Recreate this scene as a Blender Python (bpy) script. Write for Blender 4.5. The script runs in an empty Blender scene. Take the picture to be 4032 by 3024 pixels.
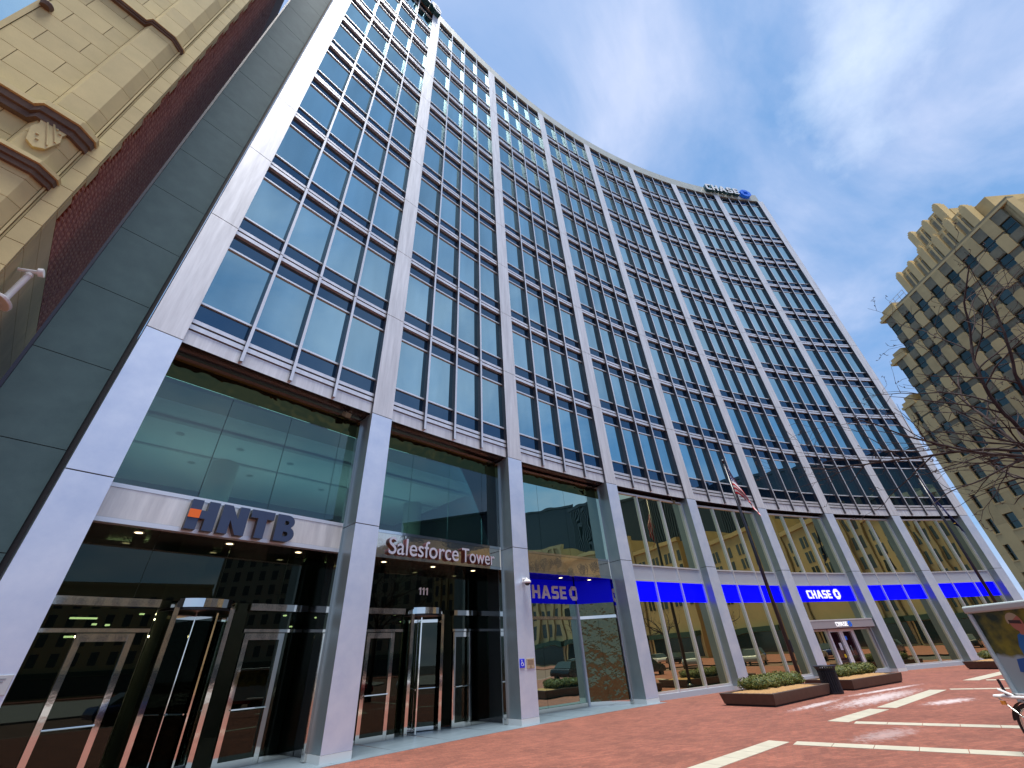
import bpy, math, random
from mathutils import Matrix, Vector
random.seed(7)
PI = math.pi
sc = bpy.context.scene
COL = sc.collection

# ------------------------------------------------------------------ camera
CAM = Vector((-0.85987, 52.08722, 1.64693))
cr = Vector((0.6324319, -0.7727927, -0.0531151))
cu = Vector((-0.4003711, -0.3848122, 0.8316385))
cf = Vector((0.6631235, 0.5046890, 0.5527714))
cam = bpy.data.cameras.new('camera'); co = bpy.data.objects.new('camera', cam); COL.objects.link(co)
co.matrix_world = Matrix(((cr.x, cu.x, -cf.x, CAM.x), (cr.y, cu.y, -cf.y, CAM.y), (cr.z, cu.z, -cf.z, CAM.z), (0, 0, 0, 1)))
cam.sensor_width = 36.0; cam.lens = 14.6083; cam.clip_start = 0.05; cam.clip_end = 6000
sc.camera = co

# ------------------------------------------------------------------ world, sun, exposure
SUN_AZ, SUN_EL = math.radians(222), math.radians(79)
w = bpy.data.worlds.new('World'); sc.world = w; w.use_nodes = True
nt = w.node_tree; nt.nodes.clear()
def N(t, **k):
    n = nt.nodes.new(t)
    for a, b in k.items(): setattr(n, a, b)
    return n
def LK(a, b): nt.links.new(a, b)
out = N('ShaderNodeOutputWorld'); bg = N('ShaderNodeBackground'); bg.inputs[1].default_value = 0.130
sky = N('ShaderNodeTexSky', sky_type='NISHITA', sun_disc=False, sun_elevation=SUN_EL, sun_rotation=SUN_AZ, air_density=1.0, dust_density=1.2, ozone_density=2.0)
tc = N('ShaderNodeTexCoord'); sep = N('ShaderNodeSeparateXYZ'); LK(tc.outputs['Generated'], sep.inputs[0])
zc = N('ShaderNodeMath', operation='MAXIMUM'); LK(sep.outputs[2], zc.inputs[0]); zc.inputs[1].default_value = 0.0
za = N('ShaderNodeMath', operation='ADD'); LK(zc.outputs[0], za.inputs[0]); za.inputs[1].default_value = 0.35
dx = N('ShaderNodeMath', operation='DIVIDE'); LK(sep.outputs[0], dx.inputs[0]); LK(za.outputs[0], dx.inputs[1])
dy = N('ShaderNodeMath', operation='DIVIDE'); LK(sep.outputs[1], dy.inputs[0]); LK(za.outputs[0], dy.inputs[1])
cmb = N('ShaderNodeCombineXYZ'); LK(dx.outputs[0], cmb.inputs[0]); LK(dy.outputs[0], cmb.inputs[1]); cmb.inputs[2].default_value = 3.7
n1 = N('ShaderNodeTexNoise'); n1.inputs['Scale'].default_value = 2.1; n1.inputs['Detail'].default_value = 9; n1.inputs['Roughness'].default_value = 0.58; n1.inputs['Distortion'].default_value = 0.5
LK(cmb.outputs[0], n1.inputs['Vector'])
rmp = N('ShaderNodeValToRGB'); LK(n1.outputs['Fac'], rmp.inputs[0])
e = rmp.color_ramp.elements
e[0].position = 0.36; e[0].color = (0, 0, 0, 1); e[1].position = 0.60; e[1].color = (.9, .9, .9, 1)
n2 = N('ShaderNodeTexNoise'); n2.inputs['Scale'].default_value = 2.3; n2.inputs['Detail'].default_value = 6; n2.inputs['Roughness'].default_value = 0.5
ad = N('ShaderNodeVectorMath', operation='ADD'); LK(cmb.outputs[0], ad.inputs[0]); ad.inputs[1].default_value = (4.3, 1.7, 9.1)
LK(ad.outputs[0], n2.inputs['Vector'])
cc = N('ShaderNodeValToRGB'); LK(n2.outputs['Fac'], cc.inputs[0])
e = cc.color_ramp.elements
e[0].position = 0.33; e[0].color = (1.75, 2.65, 4.5, 1); e[1].position = 0.62; e[1].color = (3.7, 4.2, 5.6, 1)
skm = N('ShaderNodeMix', data_type='RGBA'); skm.inputs[0].default_value = 0.7
LK(sky.outputs[0], skm.inputs[6]); skm.inputs[7].default_value = (1.05, 2.3, 4.4, 1)
mx = N('ShaderNodeMix', data_type='RGBA'); LK(rmp.outputs[0], mx.inputs[0]); LK(skm.outputs[2], mx.inputs[6]); LK(cc.outputs[0], mx.inputs[7])
n3 = N('ShaderNodeTexNoise'); n3.inputs['Scale'].default_value = 1.7; n3.inputs['Detail'].default_value = 9; n3.inputs['Roughness'].default_value = 0.6
ad3 = N('ShaderNodeVectorMath', operation='ADD'); LK(cmb.outputs[0], ad3.inputs[0]); ad3.inputs[1].default_value = (-2.1, 7.7, 1.3); LK(ad3.outputs[0], n3.inputs['Vector'])
r3 = N('ShaderNodeValToRGB'); LK(n3.outputs['Fac'], r3.inputs[0]); e = r3.color_ramp.elements; e[0].position = 0.56; e[0].color = (0, 0, 0, 1); e[1].position = 0.74; e[1].color = (.75, .75, .75, 1)
mx3 = N('ShaderNodeMix', data_type='RGBA'); LK(r3.outputs[0], mx3.inputs[0]); LK(mx.outputs[2], mx3.inputs[6]); mx3.inputs[7].default_value = (4.9, 5.6, 6.6, 1)
LK(mx3.outputs[2], bg.inputs[0]); LK(bg.outputs[0], out.inputs[0])

sl = bpy.data.lights.new('sun', 'SUN'); sl.energy = 4.4; sl.angle = math.radians(22); sl.color = (1.0, 0.96, 0.9)
so = bpy.data.objects.new('sun', sl); COL.objects.link(so)
sd = Vector((math.sin(SUN_AZ) * math.cos(SUN_EL), math.cos(SUN_AZ) * math.cos(SUN_EL), math.sin(SUN_EL)))
so.rotation_euler = sd.to_track_quat('Z', 'Y').to_euler(); so.location = (0, 0, 90)
sc.view_settings.view_transform = 'Standard'; sc.view_settings.look = 'None'
sc.view_settings.exposure = 0.55; sc.view_settings.gamma = 1.0; sc.view_settings.use_curve_mapping = False
sc.render.engine = 'CYCLES'
sc.cycles.use_denoising = True; sc.cycles.max_bounces = 8; sc.cycles.transparent_max_bounces = 12
sc.cycles.sample_clamp_indirect = 4.0; sc.cycles.caustics_reflective = False; sc.cycles.caustics_refractive = False

# ------------------------------------------------------------------ helpers
WM = {}
def tag(o, label=None, cat=None, group=None, kind=None):
    if label: o['label'] = label
    if cat: o['category'] = cat
    if group: o['group'] = group
    if kind: o['kind'] = kind
    return o
def put(name, data, parent=None, M=None):
    o = bpy.data.objects.new(name, data); COL.objects.link(o)
    M = M if M is not None else Matrix.Identity(4)
    o.matrix_basis = M
    if parent is not None:
        o.parent = parent; o.matrix_parent_inverse = WM[parent.name].inverted()
    WM[o.name] = M.copy()
    return o
def thing(name, label, cat, loc=(0, 0, 0), group=None):
    o = put(name, None, None, Matrix.Translation(loc)); o.empty_display_size = 0.2
    return tag(o, label, cat, group)
def copy_thing(o, T, label=None):
    """copy a thing (and its parts, sub-parts) moved by the world matrix T"""
    def rec(s, parent):
        c = s.copy(); COL.objects.link(c); WM[c.name] = T @ WM[s.name]
        if parent is not None: c.parent = parent
        for ch in s.children: rec(ch, c)
        return c
    r = rec(o, None); r.matrix_basis = T @ WM[o.name]
    if label: r['label'] = label
    return r
class MB:
    def __init__(s): s.v = []; s.f = []; s.m = []
    def face(s, pts, m=0):
        b = len(s.v); s.v += [tuple(p) for p in pts]; s.f.append(tuple(range(b, b + len(pts)))); s.m.append(m)
    def box(s, x0, x1, y0, y1, z0, z1, m=0):
        b = len(s.v)
        s.v += [(x0, y0, z0), (x1, y0, z0), (x1, y1, z0), (x0, y1, z0), (x0, y0, z1), (x1, y0, z1), (x1, y1, z1), (x0, y1, z1)]
        for q in ((0, 3, 2, 1), (4, 5, 6, 7), (0, 1, 5, 4), (1, 2, 6, 5), (2, 3, 7, 6), (3, 0, 4, 7)):
            s.f.append(tuple(b + i for i in q)); s.m.append(m)
        return s
    def prism(s, poly, h0, h1, m=0, axis='z'):
        """poly of 2-D points extruded along an axis: z -> (x,y), y -> (x,z)"""
        n = len(poly); b = len(s.v)
        P = (lambda p, h: (p[0], p[1], h)) if axis == 'z' else (lambda p, h: (p[0], h, p[1]))
        s.v += [P(p, h0) for p in poly] + [P(p, h1) for p in poly]
        s.f.append(tuple(b + i for i in range(n))[::-1]); s.m.append(m)
        s.f.append(tuple(b + n + i for i in range(n))); s.m.append(m)
        for i in range(n):
            j = (i + 1) % n
            s.f.append((b + i, b + j, b + n + j, b + n + i)); s.m.append(m)
        return s
    def tube(s, pts, rad, n=8, m=0, cap=True):
        """pts: list of points, rad: list of radii"""
        b0 = len(s.v); k = len(pts)
        for i, p in enumerate(pts):
            p = Vector(p)
            t = (Vector(pts[min(i + 1, k - 1)]) - Vector(pts[max(i - 1, 0)]))
            if t.length < 1e-9: t = Vector((0, 0, 1))
            t.normalize()
            a = t.cross(Vector((0, 0, 1)) if abs(t.z) < 0.95 else Vector((1, 0, 0))).normalized(); c = t.cross(a)
            for j in range(n):
                an = 2 * PI * j / n
                s.v.append(tuple(p + (a * math.cos(an) + c * math.sin(an)) * rad[i]))
        for i in range(k - 1):
            for j in range(n):
                j2 = (j + 1) % n
                s.f.append((b0 + i * n + j, b0 + i * n + j2, b0 + (i + 1) * n + j2, b0 + (i + 1) * n + j)); s.m.append(m)
        if cap:
            s.f.append(tuple(b0 + j for j in range(n))[::-1]); s.m.append(m)
            s.f.append(tuple(b0 + (k - 1) * n + j for j in range(n))); s.m.append(m)
        return s
    def lathe(s, prof, n=24, m=0, c=(0, 0)):
        b0 = len(s.v)
        for (r, z) in prof:
            for j in range(n):
                a = 2 * PI * j / n; s.v.append((c[0] + r * math.cos(a), c[1] + r * math.sin(a), z))
        for i in range(len(prof) - 1):
            for j in range(n):
                j2 = (j + 1) % n
                s.f.append((b0 + i * n + j, b0 + i * n + j2, b0 + (i + 1) * n + j2, b0 + (i + 1) * n + j)); s.m.append(m)
        return s
    def mesh(s, name, mats, smooth=False):
        me = bpy.data.meshes.new(name); me.from_pydata(s.v, [], s.f)
        for q in (mats if isinstance(mats, (list, tuple)) else [mats]): me.materials.append(q)
        me.polygons.foreach_set('material_index', s.m)
        if smooth: me.polygons.foreach_set('use_smooth', [True] * len(s.f))
        me.update(); return me
    def obj(s, name, mats, parent=None, M=None, smooth=False):
        return put(name, s.mesh(name, mats, smooth), parent, M)
def bevel(o, wdt=0.01, seg=2):
    b = o.modifiers.new('bevel', 'BEVEL'); b.width = wdt; b.segments = seg; b.limit_method = 'ANGLE'; return o
def extr(name, loops, depth, mat, parent=None, M=None):
    """2-D loops (holes by nesting) in x,z extruded along y from 0 to depth (towards -y = the viewer)"""
    cu_ = bpy.data.curves.new('tmp', 'CURVE'); cu_.dimensions = '2D'; cu_.fill_mode = 'BOTH'; cu_.extrude = depth / 2
    for lp in loops:
        sp = cu_.splines.new('POLY'); sp.points.add(len(lp) - 1)
        for i, p in enumerate(lp): sp.points[i].co = (p[0], p[1], 0, 1)
        sp.use_cyclic_u = True
    t = bpy.data.objects.new('tmp', cu_); COL.objects.link(t)
    me = bpy.data.meshes.new_from_object(t.evaluated_get(bpy.context.evaluated_depsgraph_get())); bpy.data.objects.remove(t); bpy.data.curves.remove(cu_)
    me.transform(Matrix.Translation((0, -depth / 2, 0)) @ Matrix.Rotation(PI / 2, 4, 'X'))
    me.materials.clear()
    for q in (mat if isinstance(mat, (list, tuple)) else [mat]): me.materials.append(q)
    if isinstance(mat, (list, tuple)) and len(mat) > 1:
        for p in me.polygons: p.material_index = 0 if abs(p.normal.y) > 0.7 else 1
    me.name = name
    return put(name, me, parent, M)
def text_mesh(s, size, depth, mats, offset=0.0, spacing=1.0, shear=0.0):
    c = bpy.data.curves.new('tmp', 'FONT'); c.body = s; c.size = size; c.extrude = depth / 2; c.offset = offset; c.space_character = spacing; c.shear = shear
    t = bpy.data.objects.new('tmp', c); COL.objects.link(t)
    me = bpy.data.meshes.new_from_object(t.evaluated_get(bpy.context.evaluated_depsgraph_get())); bpy.data.objects.remove(t); bpy.data.curves.remove(c)
    me.transform(Matrix.Translation((0, -depth / 2, 0)) @ Matrix.Rotation(PI / 2, 4, 'X'))
    me.materials.clear()
    for q in mats: me.materials.append(q)
    if len(mats) > 1:
        for p in me.polygons: p.material_index = 0 if abs(p.normal.y) > 0.7 else 1
    return me
def fit_text(name, s, x0, x1, z0, z1, y, depth, mats, parent, Mloc, offset=0.0):
    me = text_mesh(s, 1.0, depth, mats, offset)
    xs = [v.co.x for v in me.vertices]; zs = [v.co.z for v in me.vertices]
    sx = (x1 - x0) / (max(xs) - min(xs)); sz = (z1 - z0) / (max(zs) - min(zs))
    me.transform(Matrix.Translation((x0 - min(xs) * sx, y, z0 - min(zs) * sz)) @ Matrix.Diagonal((sx, 1, sz, 1)))
    me.name = name
    return put(name, me, parent, Mloc)

# ------------------------------------------------------------------ materials
def mat(name, col, rough=0.6, metal=0.0, spec=0.5, noise=None, bump=0.0, bscale=40, emit=None, estr=0.0, stretch=(1, 1, 1)):
    """noise=(scale, amount, second colour) mixes a second colour by noise; stretch scales the object coordinates"""
    m = bpy.data.materials.new(name); m.use_nodes = True; t = m.node_tree; p = t.nodes['Principled BSDF']
    p.inputs['Base Color'].default_value = (*col, 1); p.inputs['Roughness'].default_value = rough; p.inputs['Metallic'].default_value = metal
    p.inputs['Specular IOR Level'].default_value = spec
    if emit: p.inputs['Emission Color'].default_value = (*emit, 1); p.inputs['Emission Strength'].default_value = estr
    if noise or bump:
        g = t.nodes.new('ShaderNodeNewGeometry'); mp = t.nodes.new('ShaderNodeMapping'); mp.inputs['Scale'].default_value = stretch
        t.links.new(g.outputs['Position'], mp.inputs[0])
    if noise:
        n = t.nodes.new('ShaderNodeTexNoise'); n.inputs['Scale'].default_value = noise[0]; n.inputs['Detail'].default_value = 6; n.inputs['Roughness'].default_value = 0.62
        t.links.new(mp.outputs[0], n.inputs['Vector'])
        r = t.nodes.new('ShaderNodeValToRGB'); a = 0.5 - noise[1] / 2
        r.color_ramp.elements[0].position = max(0.02, 0.5 - 0.22); r.color_ramp.elements[1].position = 0.5 + 0.22
        r.color_ramp.elements[0].color = (*noise[2], 1); r.color_ramp.elements[1].color = (*col, 1)
        t.links.new(n.outputs['Fac'], r.inputs[0]); t.links.new(r.outputs[0], p.inputs['Base Color'])
    if bump:
        n = t.nodes.new('ShaderNodeTexNoise'); n.inputs['Scale'].default_value = bscale; n.inputs['Detail'].default_value = 4
        t.links.new(mp.outputs[0], n.inputs['Vector'])
        b = t.nodes.new('ShaderNodeBump'); b.inputs['Strength'].default_value = bump; b.inputs['Distance'].default_value = 0.02
        t.links.new(n.outputs['Fac'], b.inputs['Height']); t.links.new(b.outputs[0], p.inputs['Normal'])
    return m
def mirror_glass(name, tint, base, fac, wav=0.0, wscale=0.8, rough=0.0, vary=0.0, det=1.0):
    """coated reflective glazing: dark body plus a tinted mirror layer, slightly wavy"""
    m = bpy.data.materials.new(name); m.use_nodes = True; t = m.node_tree; t.nodes.clear()
    o = t.nodes.new('ShaderNodeOutputMaterial'); mixs = t.nodes.new('ShaderNodeMixShader')
    d = t.nodes.new('ShaderNodeBsdfDiffuse'); d.inputs[0].default_value = (*base, 1)
    g = t.nodes.new('ShaderNodeBsdfGlossy'); g.inputs['Color'].default_value = (*tint, 1); g.inputs['Roughness'].default_value = rough
    lw = t.nodes.new('ShaderNodeLayerWeight'); lw.inputs[0].default_value = 0.25
    mr = t.nodes.new('ShaderNodeMapRange'); mr.inputs[3].default_value = fac; mr.inputs[4].default_value = min(1.0, fac + 0.35)
    t.links.new(lw.outputs['Fresnel'], mr.inputs[0]); t.links.new(mr.outputs[0], mixs.inputs[0])
    t.links.new(d.outputs[0], mixs.inputs[1]); t.links.new(g.outputs[0], mixs.inputs[2]); t.links.new(mixs.outputs[0], o.inputs[0])
    if wav:
        ge = t.nodes.new('ShaderNodeNewGeometry'); n = t.nodes.new('ShaderNodeTexNoise'); n.inputs['Scale'].default_value = wscale; n.inputs['Detail'].default_value = det
        t.links.new(ge.outputs['Position'], n.inputs['Vector'])
        b = t.nodes.new('ShaderNodeBump'); b.inputs['Strength'].default_value = 1.0; b.inputs['Distance'].default_value = wav
        t.links.new(n.outputs['Fac'], b.inputs['Height']); t.links.new(b.outputs[0], g.inputs['Normal'])
    if vary:
        oi = t.nodes.new('ShaderNodeObjectInfo'); ge2 = t.nodes.new('ShaderNodeNewGeometry')
        n = t.nodes.new('ShaderNodeTexNoise'); n.inputs['Scale'].default_value = 0.9; n.inputs['Detail'].default_value = 2
        mp = t.nodes.new('ShaderNodeMapping'); mp.inputs['Scale'].default_value = (1.4, 1.4, 0.25); t.links.new(ge2.outputs['Position'], mp.inputs[0]); t.links.new(mp.outputs[0], n.inputs['Vector'])
        ma = t.nodes.new('ShaderNodeMath'); ma.operation = 'MULTIPLY_ADD'; t.links.new(oi.outputs['Random'], ma.inputs[0]); ma.inputs[1].default_value = 0.45; t.links.new(n.outputs['Fac'], ma.inputs[2])
        r = t.nodes.new('ShaderNodeMapRange'); t.links.new(ma.outputs[0], r.inputs[0]); r.inputs[1].default_value = 0.3; r.inputs[2].default_value = 1.1; r.inputs[3].default_value = 1 - vary; r.inputs[4].default_value = 1 + vary * 0.3
        mm = t.nodes.new('ShaderNodeMix'); mm.data_type = 'RGBA'; mm.blend_type = 'MULTIPLY'; mm.inputs[0].default_value = 1; mm.inputs[6].default_value = (*tint, 1); t.links.new(r.outputs[0], mm.inputs[7]); t.links.new(mm.outputs[2], g.inputs['Color'])
    return m
def clear_glass(name, tint, refl=(0.9, 1, 0.95), ior=1.5, boost=0.0):
    m = bpy.data.materials.new(name); m.use_nodes = True; t = m.node_tree; t.nodes.clear()
    o = t.nodes.new('ShaderNodeOutputMaterial'); mixs = t.nodes.new('ShaderNodeMixShader')
    tr = t.nodes.new('ShaderNodeBsdfTransparent'); tr.inputs[0].default_value = (*tint, 1)
    g = t.nodes.new('ShaderNodeBsdfGlossy'); g.inputs['Color'].default_value = (*refl, 1); g.inputs['Roughness'].default_value = 0.0
    fr = t.nodes.new('ShaderNodeFresnel'); fr.inputs[0].default_value = ior
    a = t.nodes.new('ShaderNodeMath'); a.operation = 'ADD'; a.inputs[1].default_value = boost; t.links.new(fr.outputs[0], a.inputs[0])
    t.links.new(a.outputs[0], mixs.inputs[0]); t.links.new(tr.outputs[0], mixs.inputs[1]); t.links.new(g.outputs[0], mixs.inputs[2]); t.links.new(mixs.outputs[0], o.inputs[0])
    return m
def emis(name, col, s):
    m = bpy.data.materials.new(name); m.use_nodes = True; t = m.node_tree; t.nodes.clear()
    o = t.nodes.new('ShaderNodeOutputMaterial'); e_ = t.nodes.new('ShaderNodeEmission'); e_.inputs[0].default_value = (*col, 1); e_.inputs[1].default_value = s
    t.links.new(e_.outputs[0], o.inputs[0]); return m

m_steel = mat('brushed steel panel', (0.76, 0.77, 0.79), 0.50, 0.4, noise=(1.6, 1, (0.52, 0.525, 0.545)), stretch=(4, 4, 0.3))
m_steel2 = mat('steel panel low', (0.74, 0.82, 0.93), 0.38, 0.5, noise=(1.4, 1, (0.56, 0.66, 0.82)), stretch=(1, 1, 1))
m_fin = mat('mullion steel', (0.80, 0.79, 0.80), 0.33, 0.6, noise=(1.5, 1, (0.62, 0.61, 0.63)), stretch=(3, 3, 0.5))
m_side = mat('shaded steel return', (0.10, 0.095, 0.105), 0.35, 0.7, noise=(1.5, 1, (0.075, 0.07, 0.08)))  # side faces of fins and upper panels: shade painted into the steel colour
m_side2 = mat('shaded low steel return', (0.30, 0.36, 0.38), 0.35, 0.6, noise=(1.2, 1, (0.24, 0.30, 0.32)))  # lower pilaster sides: a milder shade painted into the colour
m_dark = mat('dark joint', (0.012, 0.012, 0.016), 0.7)
m_vis = mirror_glass('vision glass', (0.45, 0.68, 0.73), (0.012, 0.03, 0.04), 0.72, wav=0.004, wscale=0.55, vary=0.26)
m_spn = mirror_glass('spandrel glass', (0.11, 0.19, 0.27), (0.005, 0.013, 0.026), 0.6, wav=0.001, wscale=0.5, vary=0.1)
m_low = mirror_glass('ground floor glass', (0.78, 0.74, 0.44), (0.010, 0.022, 0.016), 0.70, wav=0.003, wscale=0.6, vary=0.1)
m_lob = mirror_glass('third bay glass', (0.62, 0.80, 0.66), (0.010, 0.028, 0.022), 0.66, wav=0.006, wscale=0.8)
m_wavy = mirror_glass('wavy mirror panel', (0.15, 0.15, 0.085), (0.008, 0.010, 0.005), 0.75, wav=0.03, wscale=2.4, det=3.0)
m_clear = clear_glass('lobby upper glass', (0.33, 0.50, 0.49), boost=0.05)
m_entry = clear_glass('entry glass', (0.16, 0.21, 0.17), refl=(0.75, 0.85, 0.70), boost=0.01)
m_chrome = mat('polished chrome', (0.72, 0.69, 0.64), 0.06, 1.0, bump=0.06, bscale=3)
m_bronze = mat('polished bronze band', (0.82, 0.72, 0.58), 0.05, 1.0, bump=0.12, bscale=2.5)
m_paleband = mat('pale brushed band', (0.86, 0.85, 0.80), 0.34, 0.35, noise=(1.6, 1, (0.58, 0.57, 0.55)), stretch=(3, 3, 0.4))
m_soffit = mat('dark soffit', (0.022, 0.014, 0.014), 0.25)
m_alum = mat('white aluminium frame', (0.74, 0.76, 0.78), 0.35, 0.6)
m_greypan = mat('grey metal panel', (0.48, 0.53, 0.60), 0.4, 0.35)
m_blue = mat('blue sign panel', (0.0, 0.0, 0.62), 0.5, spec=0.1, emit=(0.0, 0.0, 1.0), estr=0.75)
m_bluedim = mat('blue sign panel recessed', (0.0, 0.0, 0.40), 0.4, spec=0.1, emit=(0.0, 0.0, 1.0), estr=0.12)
m_white = mat('white sign face', (0.85, 0.87, 0.9), 0.4, emit=(1, 1, 1), estr=0.35)
m_whitep = mat('white paint', (0.75, 0.77, 0.78), 0.4)
m_navy = mat('navy letter face', (0.035, 0.055, 0.115), 0.3)
m_black = mat('black letter side', (0.012, 0.013, 0.014), 0.35)
m_orange = mat('orange square', (0.85, 0.16, 0.01), 0.4)
m_teal = mat('teal letter side', (0.02, 0.09, 0.11), 0.35)
m_logo = mat('blue logo', (0.01, 0.12, 0.62), 0.3, emit=(0.01, 0.12, 0.7), estr=0.15)
m_slate = mat('dark slate panel', (0.088, 0.155, 0.165), 0.75, spec=0.2, noise=(2.2, 1, (0.066, 0.12, 0.132)), bump=0.05)
m_stone = mat('limestone', (0.60, 0.50, 0.245), 0.85, noise=(1.3, 1, (0.49, 0.415, 0.205)), bump=0.12, bscale=30)
m_stone2 = mat('limestone darker', (0.54, 0.45, 0.22), 0.85, noise=(1.7, 1, (0.44, 0.37, 0.185)), bump=0.12, bscale=30)
m_stonegap = mat('limestone joint', (0.33, 0.27, 0.17), 0.9)
m_mouldingdk = mat('dark brown moulding', (0.16, 0.115, 0.08), 0.9, noise=(3, 1, (0.09, 0.06, 0.045)), bump=0.2)  # dark brown for the lower tiers of the courses and the carved stop
m_brick1 = mat('brick', (0.30, 0.066, 0.028), 0.85, noise=(4, 1, (0.19, 0.042, 0.02)))
m_brick2 = mat('brick header', (0.46, 0.20, 0.115), 0.85, noise=(4, 1, (0.34, 0.12, 0.07)))
m_mortar = mat('mortar', (0.12, 0.045, 0.026), 0.9)
m_deco = mat('deco stone', (0.63, 0.48, 0.225), 0.85, noise=(0.5, 1, (0.54, 0.405, 0.19)), bump=0.1, bscale=12)
m_deco2 = mat('deco stone weathered', (0.56, 0.43, 0.205), 0.88, noise=(0.8, 1, (0.43, 0.325, 0.155)), bump=0.15, bscale=10)
m_decosp = mat('deco spandrel', (0.25, 0.225, 0.14), 0.8, noise=(1.2, 1, (0.16, 0.145, 0.095)))
m_decow = mirror_glass('deco window glass', (0.42, 0.58, 0.55), (0.014, 0.022, 0.018), 0.10, wav=0.004, vary=0.5)
m_frame = mat('dark window frame', (0.05, 0.055, 0.045), 0.5)
m_thresh = mat('threshold stone', (0.20, 0.26, 0.30), 0.35, noise=(1.6, 1, (0.13, 0.18, 0.22)), stretch=(1, 4, 1))
m_warm = emis('warm lamp', (1.0, 0.80, 0.45), 4.0)
m_lampw = emis('lobby lamp', (1.0, 0.85, 0.5), 12.0)
m_steelblk = mat('black painted steel', (0.006, 0.006, 0.012), 0.35)

# ------------------------------------------------------------------ curved facade frame
R = 63.0638; D = 0.09514179; HW = 0.00575346
def FR(b): return Matrix.Rotation(-b * D, 4, 'Z')          # facade frame at bay coordinate b: x lateral, y radius, z up
def pc(b, r, z=0.0): return Vector((r * math.sin(b * D), r * math.cos(b * D), z))
def radial(x, y, rz=0.0):                                     # a frame standing on the ground at x, y
    return Matrix.Translation((x, y, 0)) @ Matrix.Rotation(rz, 4, 'Z')

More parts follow.
